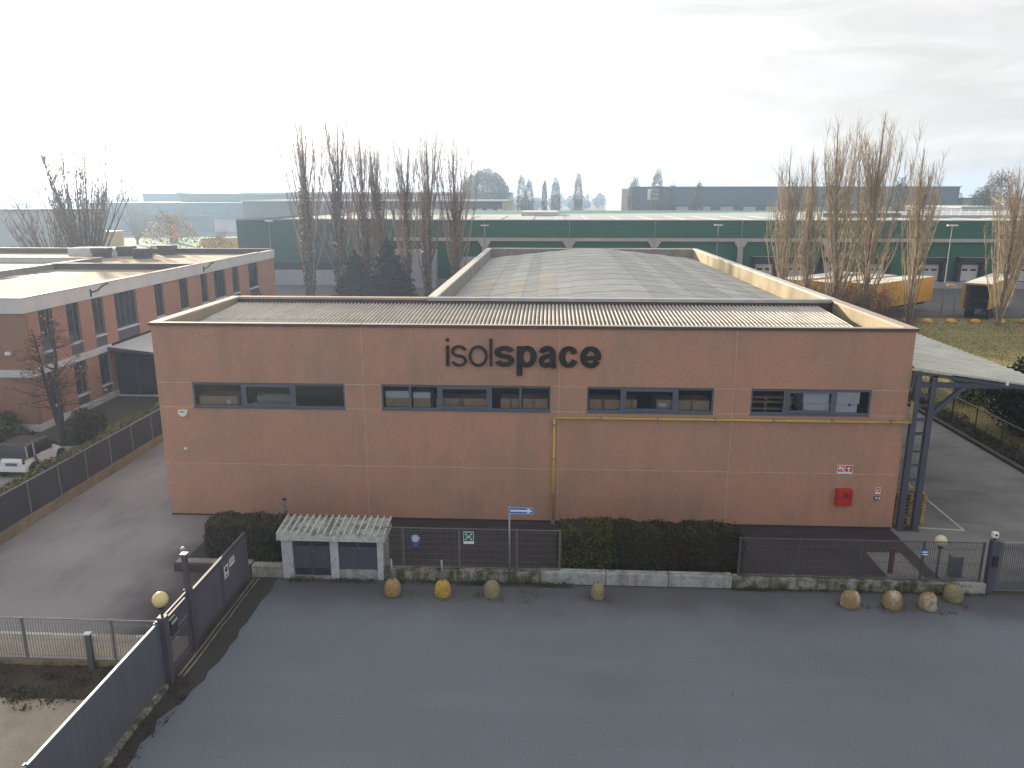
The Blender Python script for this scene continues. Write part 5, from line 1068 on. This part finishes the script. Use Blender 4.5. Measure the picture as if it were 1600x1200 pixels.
MB().box(-7.5, WY-2.2, 0, -6.4, WY-.2, 4.6).build('lift_shaft', m_beam, wh); MB().box(-22.5, WY-3.2, 0, -16.2, WY-.2, 5.3).build('annex', m_wbase, wh); MB().box(-14.0, WY-2.5, 0, -9.8, WY-.2, 4.2).build('annex', m_wbase, wh); MB().box(-9.7, WY-1.5, 0, -3, WY-.2, 3.6).build('annex', m_shedd, wh)
MB().box(-5.5, 150, 9.05, 1.5, 165, 9.8).build('roof_plant_base', m_copw, wh)
rr = MB()
for i in range(40): rr.box(62+i*1.5, 140, 9.1, 62.06+i*1.5, 140.06, 10.5)
rr.box(62, 140, 10.45, 122, 140.06, 10.5).box(62, 140, 9.8, 122, 140.06, 9.85); rr.build('roof_railing', m_white, wh)
MB().box(62, 139.6, 9.02, 122, 142, 9.5).build('roof_parapet', m_wroof, wh); MB().box(48, 141, 9.02, 61.5, 143, 9.8).build('roof_plant_screen', m_fgrey, wh)
# street lamps
def street_lamp(label, x, y, h, big=True):
    t = thing('street_lamp', label, 'street lamp', (x, y, 0), 'street lamps before the green warehouse')
    MB().tube([(x, y, 0), (x, y, h)], [.09, .05], 8).build('pole', m_galv, t); MB().box(x-.55, y-.12, h-.02, x+.55, y+.12, h+.12).build('lamp_head', m_white, t)
street_lamp('lamp before grey green end of the warehouse', -40.4, 111, 9.2); street_lamp('lamp just left of the hall roof corner', -8.9, 106.5, 8.8); street_lamp('lamp above the right hall parapet', 22.6, 106.5, 8.9); street_lamp('tall lamp beside the nearest yellow trailer end', 43.6, 87.2, 9.6); 
# trailers
def trailer(label, p, q, openback=False, L=13.4, stripes=False):
    p = Vector((p[0], p[1], 0)); q = Vector((q[0], q[1], 0)); d = (q-p).normalized()
    t = thing('box_trailer', label, 'trailer', p, 'yellow box trailers in the warehouse yard'); t.rotation_euler = (0, 0, math.atan2(d.y, d.x))
    W = 2.5; z0, z1 = 1.15, 3.85                       # local: x along, y to the left (0 = near long side)
    MB().box(0, 0, z0, L, .05, z1-.04).build('side_panel', m_yel, t, world=False); MB().box(0, W-.05, z0, L, W, z1-.04).build('side_panel', m_yel, t, world=False)
    MB().box(-.02, -.01, z1-.04, L, W+.01, z1).build('roof', m_roofw, t, world=False); MB().box(0, .05, z0, L, W-.05, z0+.1).build('floor', m_dark, t, world=False)
    MB().box(L-.06, .05, z0+.1, L, W-.05, z1-.04).build('front_wall', m_yeld if not openback else m_alu, t, world=False)
    if openback:
        MB().box(.02, .05, z0+.1, .06, .12, z1-.05).box(.02, W-.12, z0+.1, .06, W-.05, z1-.05).box(.0, .05, z1-.2, .06, W-.05, z1-.05).build('rear_frame', m_yeld, t, world=False)
        MB().box(.1, .052, z0+.1, L-.1, .07, z1-.1).box(.1, W-.07, z0+.1, L-.1, W-.052, z1-.1).build('inner_lining', m_alu, t, world=False)
        MB().box(2, .3, 1.8, 2.1, W-.3, 2.0).box(4, .3, 1.5, 4.1, W-.3, 1.7).build('load_bar', m_dark, t, world=False)
        MB().box(-.6, W+.0, z0, .0, W+.05, z1-.05).build('open_door', m_yeld, t, world=False)
    else:
        MB().box(-.02, .05, z0+.1, .03, W/2-.01, z1-.05).box(-.02, W/2+.01, z0+.1, .03, W-.05, z1-.05).build('rear_door', m_yeld, t, world=False)
    if stripes:
        MB().prism([(1.3,2.6),(2.3,3.2),(2.9,3.2),(2.7,2.85),(3.2,2.85),(2.6,2.45),(3.1,2.45),(2.5,2.25),(1.5,2.35)], -.015, -.003).build('red_emblem', m_signred, t, world=False)
        MB().box(1.2, -.014, 2.02, 3.4, -.004, 2.14).build('red_lettering', m_signred, t, world=False)
    MB().box(.4, .5, .75, L-.6, .65, 1.15).box(.4, W-.65, .75, L-.6, W-.5, 1.15).build('chassis', m_dark, t, world=False)
    for xx in (1.6, 2.9, 4.2):
        for yy in (.1, W-.4): MB().tube([(xx, yy, .5), (xx, yy+.3, .5)], .5, 16).build('wheel', m_tyre, t, world=False)
    for yy in (.4, W-.5): MB().box(L-3.6, yy, .05, L-3.45, yy+.12, 1.1).build('landing_leg', m_dark, t, world=False)
    return t
trailer('yellow box trailer nearest the grass, red emblem on its long side', (33.6, 81.6), (45.3, 91.4), stripes=True)
trailer('yellow box trailer in the middle, mostly hidden behind thicket', (30.0, 82.9), (41.7, 92.7))
trailer('yellow box trailer farthest back, close to the dock doors', (27.0, 85.4), (38.7, 95.2))
trailer('weathered yellow trailer with open back behind the right poplars', (45.9, 82.2), (53.2, 91.2), openback=True)
trailer('yellow trailer with red stripe seen past the left end of the warehouse', (-75.5, 166.0), (-64.5, 172.5), stripes=True)
# row of yellow dome bollards along the yard
dl = ['yellow dome bollard nearest the factory parapet along warehouse yard', 'second yellow dome bollard from the parapet along warehouse yard', 'yellow dome bollard right of the tall lamp foot', 'yellow dome bollard before the open backed trailer', 'yellow dome bollard before foot of right hand poplar pair', 'yellow dome bollard at right frame edge by the yard']
for i, x in enumerate((36.8, 39.2, 41.6, 44.1, 46.6, 49.1)):
    t = thing('dome_bollard', dl[i], 'bollard', (x, 80.9+.04*i, 0), 'yellow dome bollards along the yard edge')
    MB().lathe([(.5,0),(.52,.1),(.45,.26),(.28,.38),(.05,.43)], 14, (x, 80.9+.04*i, 0)).build('dome', m_yel, t, smooth=True); MB().lathe([(.56,0),(.56,.04)], 14, (x, 80.9+.04*i, 0)).build('footing', m_kerbd, t)
hp = thing('hose_post', 'thin post with yellow arched top beside the tall lamp', 'post', (44.3, 86.0, 0)); MB().tube([(44.3,86,0),(44.3,86,3.0)], .05, 6).build('post_shaft', m_galv, hp); MB().tube([(44.3,86,3.0),(44.25,86,3.25),(44.0,86,3.35),(43.3,86,3.35)], .1, 6).build('arch', m_yel, hp)

# ================================================================== trees
def poplar_mesh(h, spread, nl, nt, seed, low=.02):
    g_ = np.random.default_rng(seed); tr = branch((0,0,0), (g_.normal(0,.02), g_.normal(0,.02), 1), h*.93, h*.0135, .02, 12, .02, .05, g_)
    limbs = [tr]; ps = []
    for i in range(nl):
        f = low + (.72-low)*g_.random()**.9; k_ = f*11; p = tr[0][int(k_)]; a = g_.uniform(0, 6.28); o = spread*g_.uniform(.35, 1)
        Lb = min(h*(1-f)*g_.uniform(.45, .98), h*.6)
        d0 = np.array([math.cos(a)*.5*o, math.sin(a)*.5*o, 1.0]); b = branch(p, d0, Lb, h*.0042*(1.15-f), .012, 8, .035, .2, g_); limbs.append(b)
    for b in limbs:
        L_ = np.linalg.norm(b[0][-1]-b[0][0])
        for _ in range(int(nt*(.4+L_/h))):
            q = g_.uniform(.12, 1)*(len(b[0])-1); i0 = min(int(q), len(b[0])-2); p = b[0][i0]*(1-q+i0)+b[0][i0+1]*(q-i0); a = g_.uniform(0, 6.28); s_ = g_.uniform(.15, .5)
            ps.append(branch(p, (math.cos(a)*s_, math.sin(a)*s_, 1), h*g_.uniform(.035, .095), .017, .007, 4, .12, .05, g_))
    V, F = twigs([tr], 7); tm = (V, F); V2, F2 = twigs(limbs[1:], 4); V3, F3 = twigs(ps, 3)
    return tm, (V2, F2), (V3, F3)
def mk(name, VF, m):
    o = nmesh(name, VF[0], VF[1], m); return o
def poplar(label, x, y, h, spread, nl, nt, seed, mt, ivy=0, low=.02, group=None, ivyh=.45):
    t = thing('poplar_tree', label, 'tree', (x, y, 0), group); a, b, c = poplar_mesh(h, spread, nl, nt, seed, low)
    nmesh('trunk', *a, m_bark, t); nmesh('limbs', *b, mt, t); nmesh('crown', *c, mt, t)
    if ivy:
        g_ = np.random.default_rng(seed+99); z = h*ivyh*g_.beta(1.0, 1.5, ivy); aa = g_.uniform(0, 6.28, ivy); r_ = spread*(.25+.75*np.sin(np.clip(z/(h*ivyh), 0, 1)*2.6+.3))*h*.028*g_.uniform(.2, 1.25, ivy)**.6
        P = np.stack([r_*np.cos(aa), r_*np.sin(aa), z], 1); V, F = leaves(P, np.stack([np.cos(aa), np.sin(aa), aa*0+.3], 1), .34, .55, .8); nmesh('clinging_leaves', V, F, m_ivy, t)
    return t
gl = 'row of bare poplars behind the front roof'
LP = [('tallest bare poplar, leftmost of the row behind the front roof', -29.9, 21.3, 1.2, 1500), ('tall bare poplar second from left in the row', -26.1, 21.0, 1.15, 1500), ('bare poplar above left cone shaped conifer', -23.0, 18.9, 1.0, 900),
      ('slim bare poplar between the two conifers', -20.6, 18.0, .75, 500), ('slim bare poplar right of the pointed conifer', -17.6, 17.9, .9, 350), ('bare poplar second from right in the row', -15.2, 19.4, 1.0, 700), ('double topped poplar beside hall parapet, rightmost in the row', -11.6, 18.4, 1.0, 500)]
for i, (lb_, x, h, s_, iv) in enumerate(LP): poplar(lb_, x, 95+.4*(i % 3), h*1.16, s_*1.05, 34, 44, 100+i, m_twigb, int(iv*1.7), group=gl, ivyh=.62)
gr_ = 'bare poplars along the warehouse yard'
RP = [('broad bare poplar at left of the right hand group', 23.9, 80, 16.5, 1.5, 50), ('narrow bare poplar second from left in right group', 26.3, 80.5, 16.9, .7, 34), ('tall bare poplar behind the reddish thicket', 29.2, 79.5, 19.4, 1.8, 64), ('tallest bare poplar in the middle of right group', 32.3, 80, 20.3, 1.9, 70),
      ('bare poplar directly before the nearest trailer', 36.6, 79.6, 17.0, 1.4, 50), ('broad bare poplar before the open backed trailer', 45.4, 79.2, 15.9, 1.9, 64), ('ivy darkened poplar at right frame edge', 48.8, 80.0, 16.2, 1.6, 56)]
for i, (lb_, x, y, h, s_, nl) in enumerate(RP): poplar(lb_, x, y, h*1.09, s_*.74, int(nl*.8), 42, 130+i, m_twigt if i < 6 else m_twig, 1200 if i == 6 else 0, group=gr_)
# far left multi stem tree
def fan_tree(label, x, y, h, spread, n, seed, m, group=None):
    g_ = np.random.default_rng(seed); t = thing('bare_tree', label, 'tree', (x, y, 0), group); ps = []; tw = []
    tr = branch((0,0,0), (0,0,1), h*.12, .35, .3, 3, .02, 0, g_); V, F = twigs([tr], 8); nmesh('trunk', V, F, m_bark, t)
    for i in range(n):
        a = g_.uniform(0, 6.28); o = spread*g_.uniform(.1, 1)**.7; b = branch((0,0,h*.06), (math.cos(a)*o, math.sin(a)*o, 1), h*g_.uniform(.6, 1.0)*(1-.35*o), .12, .03, 8, .05, .035, g_); ps.append(b)
        for _ in range(26):
            q = b[0][g_.integers(1, 8)]; aa = g_.uniform(0, 6.28); tw.append(branch(q, (math.cos(aa)*.5, math.sin(aa)*.5, 1), h*g_.uniform(.05, .14), .034, .014, 3, .12, .03, g_))
    V, F = twigs(ps, 4); nmesh('limbs', V, F, m_bark, t); V, F = twigs(tw, 3); nmesh('crown', V, F, m, t); return t
fan_tree('big fan shaped bare tree behind the brick office roof', -59.5, 97, 22.0, .5, 52, 61, m_twigb)
fan_tree('lower bushy bare tree left of the fan shaped tree', -65.0, 99, 14.5, .7, 44, 62, m_twigb)
fan_tree('faint spreading bare tree before the far left sheds', -111, 205, 14, .8, 22, 63, m_twig)
fan_tree('bare tree poking over the far shed roof', -136, 300, 17, .8, 18, 64, m_twig)
# conifers
def conifer(label, x, y, r, h, n, seed):
    g_ = np.random.default_rng(seed); t = thing('conifer_tree', label, 'tree', (x, y, 0), 'dark conifers behind the front roof'); z = h*(1-np.sqrt(g_.random(n)))
    a = g_.uniform(0, 6.28, n); lim = r*(1-z/h)**.85*(1+.13*np.sin(5*a+z*2)+.08*np.sin(z*7)); rr = lim*g_.uniform(.72, 1.06, n); P = np.stack([rr*np.cos(a), rr*np.sin(a), z+.1], 1)
    V, F = leaves(P, np.stack([np.cos(a), np.sin(a), a*0+.5], 1), .34, .5, .6); nmesh('foliage', V, F, m_conif, t)
    MB().lathe([(r*.75, 0), (r*.6, h*.3), (r*.3, h*.65), (.03, h*.95)], 12).build('inner_twigs', m_core, t, world=False); MB().tube([(0,0,0),(0,0,h*.3)], .18, 8).build('trunk', m_bark, t, world=False)
conifer('pointed dark conifer right of centre of the poplar row', -18.9, 90, 3.7, 7.9, 6000, 71); conifer('blunt dark conifer left of the pointed one', -23.0, 90.5, 2.9, 6.6, 5000, 72)
# yellow blossom trees at left
for lb_, x, y, h, r_, sd in (('bare tree with yellow tips beside the far trailer', -70.5, 142, 9.5, 5.0, 81), ('low yellow flowering bush right of the yellow tipped tree', -63.5, 145, 5.5, 3.6, 82)):
    g_ = np.random.default_rng(sd); t = thing('yellow_tree', lb_, 'tree', (x, y, 0)); tr = branch((0,0,0), (0,0,1), h*.8, .22, .05, 5, .02, .05, g_); ps = []
    for i in range(34):
        p = tr[0][g_.integers(1, 5)]; a = g_.uniform(0, 6.28); b = branch(p, (math.cos(a), math.sin(a), .55), r_*g_.uniform(.5, 1), .06, .02, 5, .1, .03, g_); ps.append(b)
        for _ in range(8): ps.append(branch(b[0][g_.integers(1,5)], g_.normal(0,.6,3)+np.array([0,0,.5]), r_*.35, .025, .012, 3, .15, 0, g_))
    V, F = twigs([tr], 6); nmesh('trunk', V, F, m_bark, t); V, F = twigs(ps, 3); nmesh('crown', V, F, m_twig, t)
    n = 900; v = g_.normal(0, 1, (n, 3)); v /= np.linalg.norm(v, axis=1)[:, None]; v[:, 2] = np.abs(v[:, 2]); P = v*np.array([r_, r_, h*.55])*g_.uniform(.8, 1.02, (n, 1))+np.array([0, 0, h*.45]); V, F = leaves(P, v, .38, .7, .6); nmesh('blossom', V, F, m_yelb, t)

# ================================================================== far buildings
def block(name, label, cat, x0, x1, y0, y1, z, m, extra=None, roof=None):
    t = thing(name, label, cat, ((x0+x1)/2, y0, 0), 'industrial buildings in the distance')
    MB().box(x0, y0, 0, x1, y1, z).build('wall', m, t); MB().box(x0-.4, y0-.4, z, x1+.4, y1, z+.35).build('roof', roof or m_fgrey, t)
    return t
t = block('long_shed', 'long violet grey shed with white windows beyond the green roof', 'industrial building', -88, -12.5, 222, 262, 11.2, m_fpurp, roof=m_fpale)
for i in range(17): 
    x = -62+i*3.0
    if i not in (2, 9): MB().box(x-.85, 221.9, 8.0, x+.85, 221.99, 9.2).build('window', m_door, t)
MB().box(-13.5, 221.85, 0, -12.4, 262, 11.4).build('end_wall', m_fbeige, t)
t = block('blue_hall', 'big slate blue hall with lit beige end wall at right distance', 'industrial building', 34, 166, 330, 420, 16.2, m_fblue)
MB().box(29.5, 330.5, 0, 33.95, 420, 15.6).build('end_wall', m_fbeige, t)
MB().box(33.9, 329.5, 9.2, 166, 329.9, 10.3).build('grey_band', m_fgrey, t)  # plain band in grey cladding colour
for i in range(12): MB().box(52+i*9.2, 329.4, 6.6, 57+i*9.2, 329.8, 8.4).build('pale_bay', m_fpale if i < 4 else m_fbeige, t)  # bays in pale and beige cladding colours
for i in range(40): MB().box(38+i*3.2, 329.5, 0, 38.4+i*3.2, 329.9, 7).build('pier', m_fgrey, t)
MB().prism([(40.2, 11.2), (40.2, 15.6), (44.6, 15.6), (44.6, 14.6), (41.4, 14.6), (41.4, 13.9), (44.4, 13.9), (44.4, 12.9), (41.4, 12.9), (41.4, 12.2), (44.6, 12.2), (44.6, 11.2)], 329.7, 329.95).build('white_emblem', m_white, t)
t = block('pale_hall', 'pale wide hall at far left frame edge', 'industrial building', -190, -92, 150, 158, 9.9, m_fpale, roof=m_fteal)
for i in range(5): MB().box(-112+i*5, 149.9, 0, -109.8+i*5, 149.99, 3).build('gate_door', m_fteal, t)
t = block('teal_shed', 'long teal grey shed with dark canopy line behind the bare trees', 'industrial building', -168, -78, 280, 330, 10.0, m_fteal)
MB().box(-168, 278, 5.2, -78, 280, 6.0).build('canopy', m_fgrey, t); MB().box(-122, 279.6, 0, -100, 279.99, 5).build('loading_bay', m_fpale, t)
MB().add([(-126, 279.7, 0), (-116, 279.7, 0), (-116, 279.7, 9.5), (-119, 279.7, 5.5), (-123, 279.7, 5.5), (-126, 279.7, 9.5)], [(0,1,2,3,4,5)]).build('valley_front', m_fgrey, t)
t = block('raised_hall', 'higher teal hall rising behind the long teal shed', 'industrial building', -182, -148, 345, 390, 13.6, m_fteal)
MB().box(-182.2, 344.8, 13.2, -147.8, 345, 13.6).build('gutter', m_fgrey, t)
t = block('blue_grey_shed', 'smooth blue grey shed left of the green warehouse corner', 'industrial building', -148, -60, 310, 350, 12.9, m_fgrey)
MB().box(-148, 309.8, 2, -60, 309.95, 2.6).build('rail', m_fpale, t)
t = block('olive_roof_hall', 'low hall with olive roof behind the first poplars', 'industrial building', -150, -20, 380, 430, 14.2, m_fpale, roof=m_fbeige); MB().box(-150, 379.7, 13, -20, 379.9, 13.6).build('gutter', m_fgrey, t)
t = block('beige_shed', 'low sunlit beige shed in the distance at right', 'industrial building', 168, 226, 300, 340, 11.6, m_fbeige); MB().box(168, 299.7, 10.6, 226, 299.9, 11.6).build('fascia', m_fgrey, t)
t = block('slate_shed', 'long slate grey shed right behind the white roof railing', 'industrial building', 118, 230, 232, 270, 9.4, m_fblue, roof=m_fpale); MB().box(118, 231.7, 8.6, 230, 231.9, 9.4).build('fascia', m_fpale, t)
wt = thing('water_tower', 'mushroom water tower on the left horizon', 'water tower', (-395, 980, 0)); MB().tube([(-395,980,0),(-395,980,26)], 1.1, 10).build('shaft', m_fgrey, wt); MB().lathe([(1.5,24),(4.2,27),(4.4,30),(2,31.5)], 16, (-395,980,0)).build('tank', m_fpale, wt)
ch_ = thing('chimney', 'pale square chimney tower left of the water tower', 'chimney', (-330, 690, 0)); MB().box(-333.5, 690, 0, -327.5, 696, 20).build('shaft', m_fpale, ch_); MB().box(-334, 689.6, 20, -327, 696.4, 21.5).build('cap', m_fgrey, ch_)
def pylon(label, x, y, h):
    t = thing('power_pylon', label, 'pylon', (x, y, 0), 'power pylons on the horizon'); mb = MB()
    for sx in (-1, 1):
        for sy in (-1, 1): mb.bar((x+sx*3, y+sy*3, 0), (x+sx*.4, y+sy*.4, h), .4)
    for i in range(8):
        z = h*i/8; r_ = 3-2.6*i/8; r2 = 3-2.6*(i+1)/8; mb.bar((x-r_, y-r_, z), (x+r2, y-r2, z+h/8), .25); mb.bar((x+r_, y-r_, z), (x-r2, y-r2, z+h/8), .25)
    mb.build('lattice', m_fgrey, t); ar = MB()
    for z in (.7, .82, .94): ar.bar((x-5, y, h*z), (x+5, y, h*z), .4)
    ar.build('cross_arm', m_fgrey, t)
pylon('lattice pylon above the slate blue hall', 245, 720, 34); pylon('lattice pylon right of the slate blue hall', 385, 700, 29); pylon('faint lattice pylon behind the poplar row', -112, 800, 33)
# vehicles far left
vn = thing('delivery_van', 'pale yellow delivery van behind the office roof', 'van', (-107, 180, 0)); MB().box(-109.6, 181, .7, -104.6, 187, 4.4).build('box_body', m_yeld, vn, bevel=.05); MB().box(-109, 179.6, .5, -105.2, 181, 2.4).build('cab', m_yel, vn, bevel=.08); MB().box(-108.8, 180.0, 2.4, -105.4, 181, 3.2).build('windscreen', m_carg, vn); MB().box(-109.7, 180.9, 4.4, -104.5, 187.1, 4.55).build('roof', m_roofw, vn)
for xx in (-109.3, -105): MB().tube([(xx-.15, 181.6, .5), (xx+.15, 181.6, .5)], .5, 12).build('wheel', m_tyre, vn)
for i, (x, y, m, lb_) in enumerate(((-92, 178, m_carw, 'white distant car on the far yard road'), (-76.5, 143, m_fgrey, 'grey distant car beside the pale van'), (-70.5, 148, m_yel, 'small yellow car near the yellow tipped tree'))):
    t = thing('parked_car', lb_, 'car', (x, y, 0), 'distant parked cars'); MB().add([(x-2.1,y,.35),(x+2.1,y,.35),(x+2.1,y,.85),(x-2.1,y,.9),(x-2.1,y+1.7,.35),(x+2.1,y+1.7,.35),(x+2.1,y+1.7,.85),(x-2.1,y+1.7,.9)], [(0,1,2,3),(4,7,6,5),(0,4,5,1),(1,5,6,2),(2,6,7,3),(3,7,4,0)]).build('body', m, t, bevel=.12)
    MB().add([(x-1.7,y+.1,.88),(x+1.1,y+.1,.86),(x+.5,y+.2,1.4),(x-1.3,y+.2,1.42),(x-1.7,y+1.6,.88),(x+1.1,y+1.6,.86),(x+.5,y+1.5,1.4),(x-1.3,y+1.5,1.42)], [(0,1,2,3),(4,7,6,5),(0,4,5,1),(1,5,6,2),(2,6,7,3),(3,7,4,0)]).build('cabin', m_carg, t, bevel=.05)
    for a in (-1.3, 1.3): MB().tube([(x+a, y-.02, .32), (x+a, y+.2, .32)], .32, 12).build('wheel', m_tyre, t)
tt = thing('red_totem', 'pointed red advertising totem before the teal shed', 'totem', (-106, 215, 0)); MB().prism([(-107.2, 0), (-104.8, 0), (-104.8, 3.6), (-106, 6), (-107.2, 3.6)], 215, 215.5).build('totem_board', m_signred, tt); MB().box(-107, 214.9, 0, -105, 215.6, .4).build('footing', m_fgrey, tt)
# far trees: round tree, slim poplars, horizon belt
def far_dome(label, x, y, r, h, n, seed, pw=2.0, name='round_tree', group='trees on the horizon', size=1.1):
    t = thing(name, label, 'tree', (x, y, 0), group); g_ = np.random.default_rng(seed); v = g_.normal(0, 1, (n, 3)); v /= np.linalg.norm(v, axis=1)[:, None]; rad = g_.uniform(.35, 1, n)**.45*(1+.12*np.sin(v[:,0]*5+v[:,2]*4)*np.sin(v[:,1]*6))
    P = v*rad[:, None]*np.array([r, r, h*.48])+np.array([0, 0, h*.53]); V, F = leaves(P, v+np.array([0, -1, 0]), size, .3, .6); nmesh('crown', V, F, m_fartree, t); MB().tube([(0,0,0),(0,0,h*.5)], [.5, .25], 7).build('trunk', m_bark, t, world=False)
far_dome('big round bare tree on the horizon above the long shed', -29.0, 352, 11.2, 23.8, 26000, 91, size=.75)
for lb_, px_, y, h, r_, sd in (('tight clump of slim poplars right of round tree, left half', 816, 330, 21.5, 2.2, 1), ('tight clump of slim poplars right of round tree, right half', 828, 335, 20.0, 2.0, 2), ('slim poplar alone left of the distant pair', 851, 330, 19.5, 1.3, 3), ('slim poplar with companion bush on the horizon', 868, 330, 20.5, 2.2, 4), ('tallest slim poplar alone on the horizon', 902, 330, 22, 2.0, 5),
    ('twin far poplars left of tall one above blue hall', 986, 310, 20, 2.6, 6), ('tall far poplar rising above the blue hall', 1020, 310, 23, 2.6, 7), ('low far poplar right of the tall one at blue hall', 1043, 310, 17.5, 2, 8), ('far poplar before blue hall middle', 1082, 310, 18, 2.2, 9), ('far poplar peeking right end of blue hall', 1378, 260, 18.5, 2.2, 10),
    ('broad far poplar clump right of the beige shed', 1521, 240, 20, 5.0, 11), ('far poplar left of the broad far clump', 1497, 260, 15.5, 3.4, 12)):
    x = (px_-860)/1200*y*1.0; far_dome(lb_, x, y, r_, h, int(1600+700*r_), 200+sd, name='slim_poplar', size=.6)
for i, (px_, y, h, r_) in enumerate(((153, 420, 15.5, 2.0), (166, 420, 15, 2.2), (197, 410, 17.5, 2.8), (214, 430, 15.5, 2.4))):
    far_dome(['small dark cypress first on left horizon', 'small dark cypress second on left horizon', 'largest dark cypress on left horizon', 'blunt dark cypress right of the largest one'][i], (px_-860)/1200*y, y, r_, h, 700, 230+i, name='cypress_tree', size=1.0)
g_ = np.random.default_rng(5); V_ = []; F_ = []; b_ = 0
for i in range(620):
    x = g_.uniform(-950, 950); y = g_.uniform(620, 1150); h = g_.uniform(7, 15)*(1+.25*math.sin(x*.013)); r_ = g_.uniform(4, 9); n = 70
    v = g_.normal(0, 1, (n, 3)); v /= np.linalg.norm(v, axis=1)[:, None]; P = v*np.array([r_, r_, h*.5])*g_.uniform(.4, 1, (n, 1))+np.array([x, y, h*.52]); V, F = leaves(P, v+np.array([0, -1., 0]), 3.6, .6, .6); V_.append(V); F_.append(F+b_); b_ += len(V)
tag(nmesh('tree_belt', np.concatenate(V_), np.concatenate(F_), m_fartree), 'hazy belt of far trees along the horizon', 'trees', None, 'stuff')

# ================================================================== haze
hz_ = bpy.data.materials.new('haze air'); hz_.use_nodes = True; nt = hz_.node_tree; nt.nodes.clear(); o = nt.nodes.new('ShaderNodeOutputMaterial'); pv = nt.nodes.new('ShaderNodeVolumePrincipled')
pv.inputs['Color'].default_value = (.54, .73, 1, 1); pv.inputs['Density'].default_value = HAZE; pv.inputs['Anisotropy'].default_value = .5; nt.links.new(pv.outputs[0], o.inputs['Volume'])
if HAZE > 0:
    hb_ = MB().box(-2300, -320, -1.2, 2300, 2400, 46).build('haze', hz_); hb_['kind'] = 'stuff'
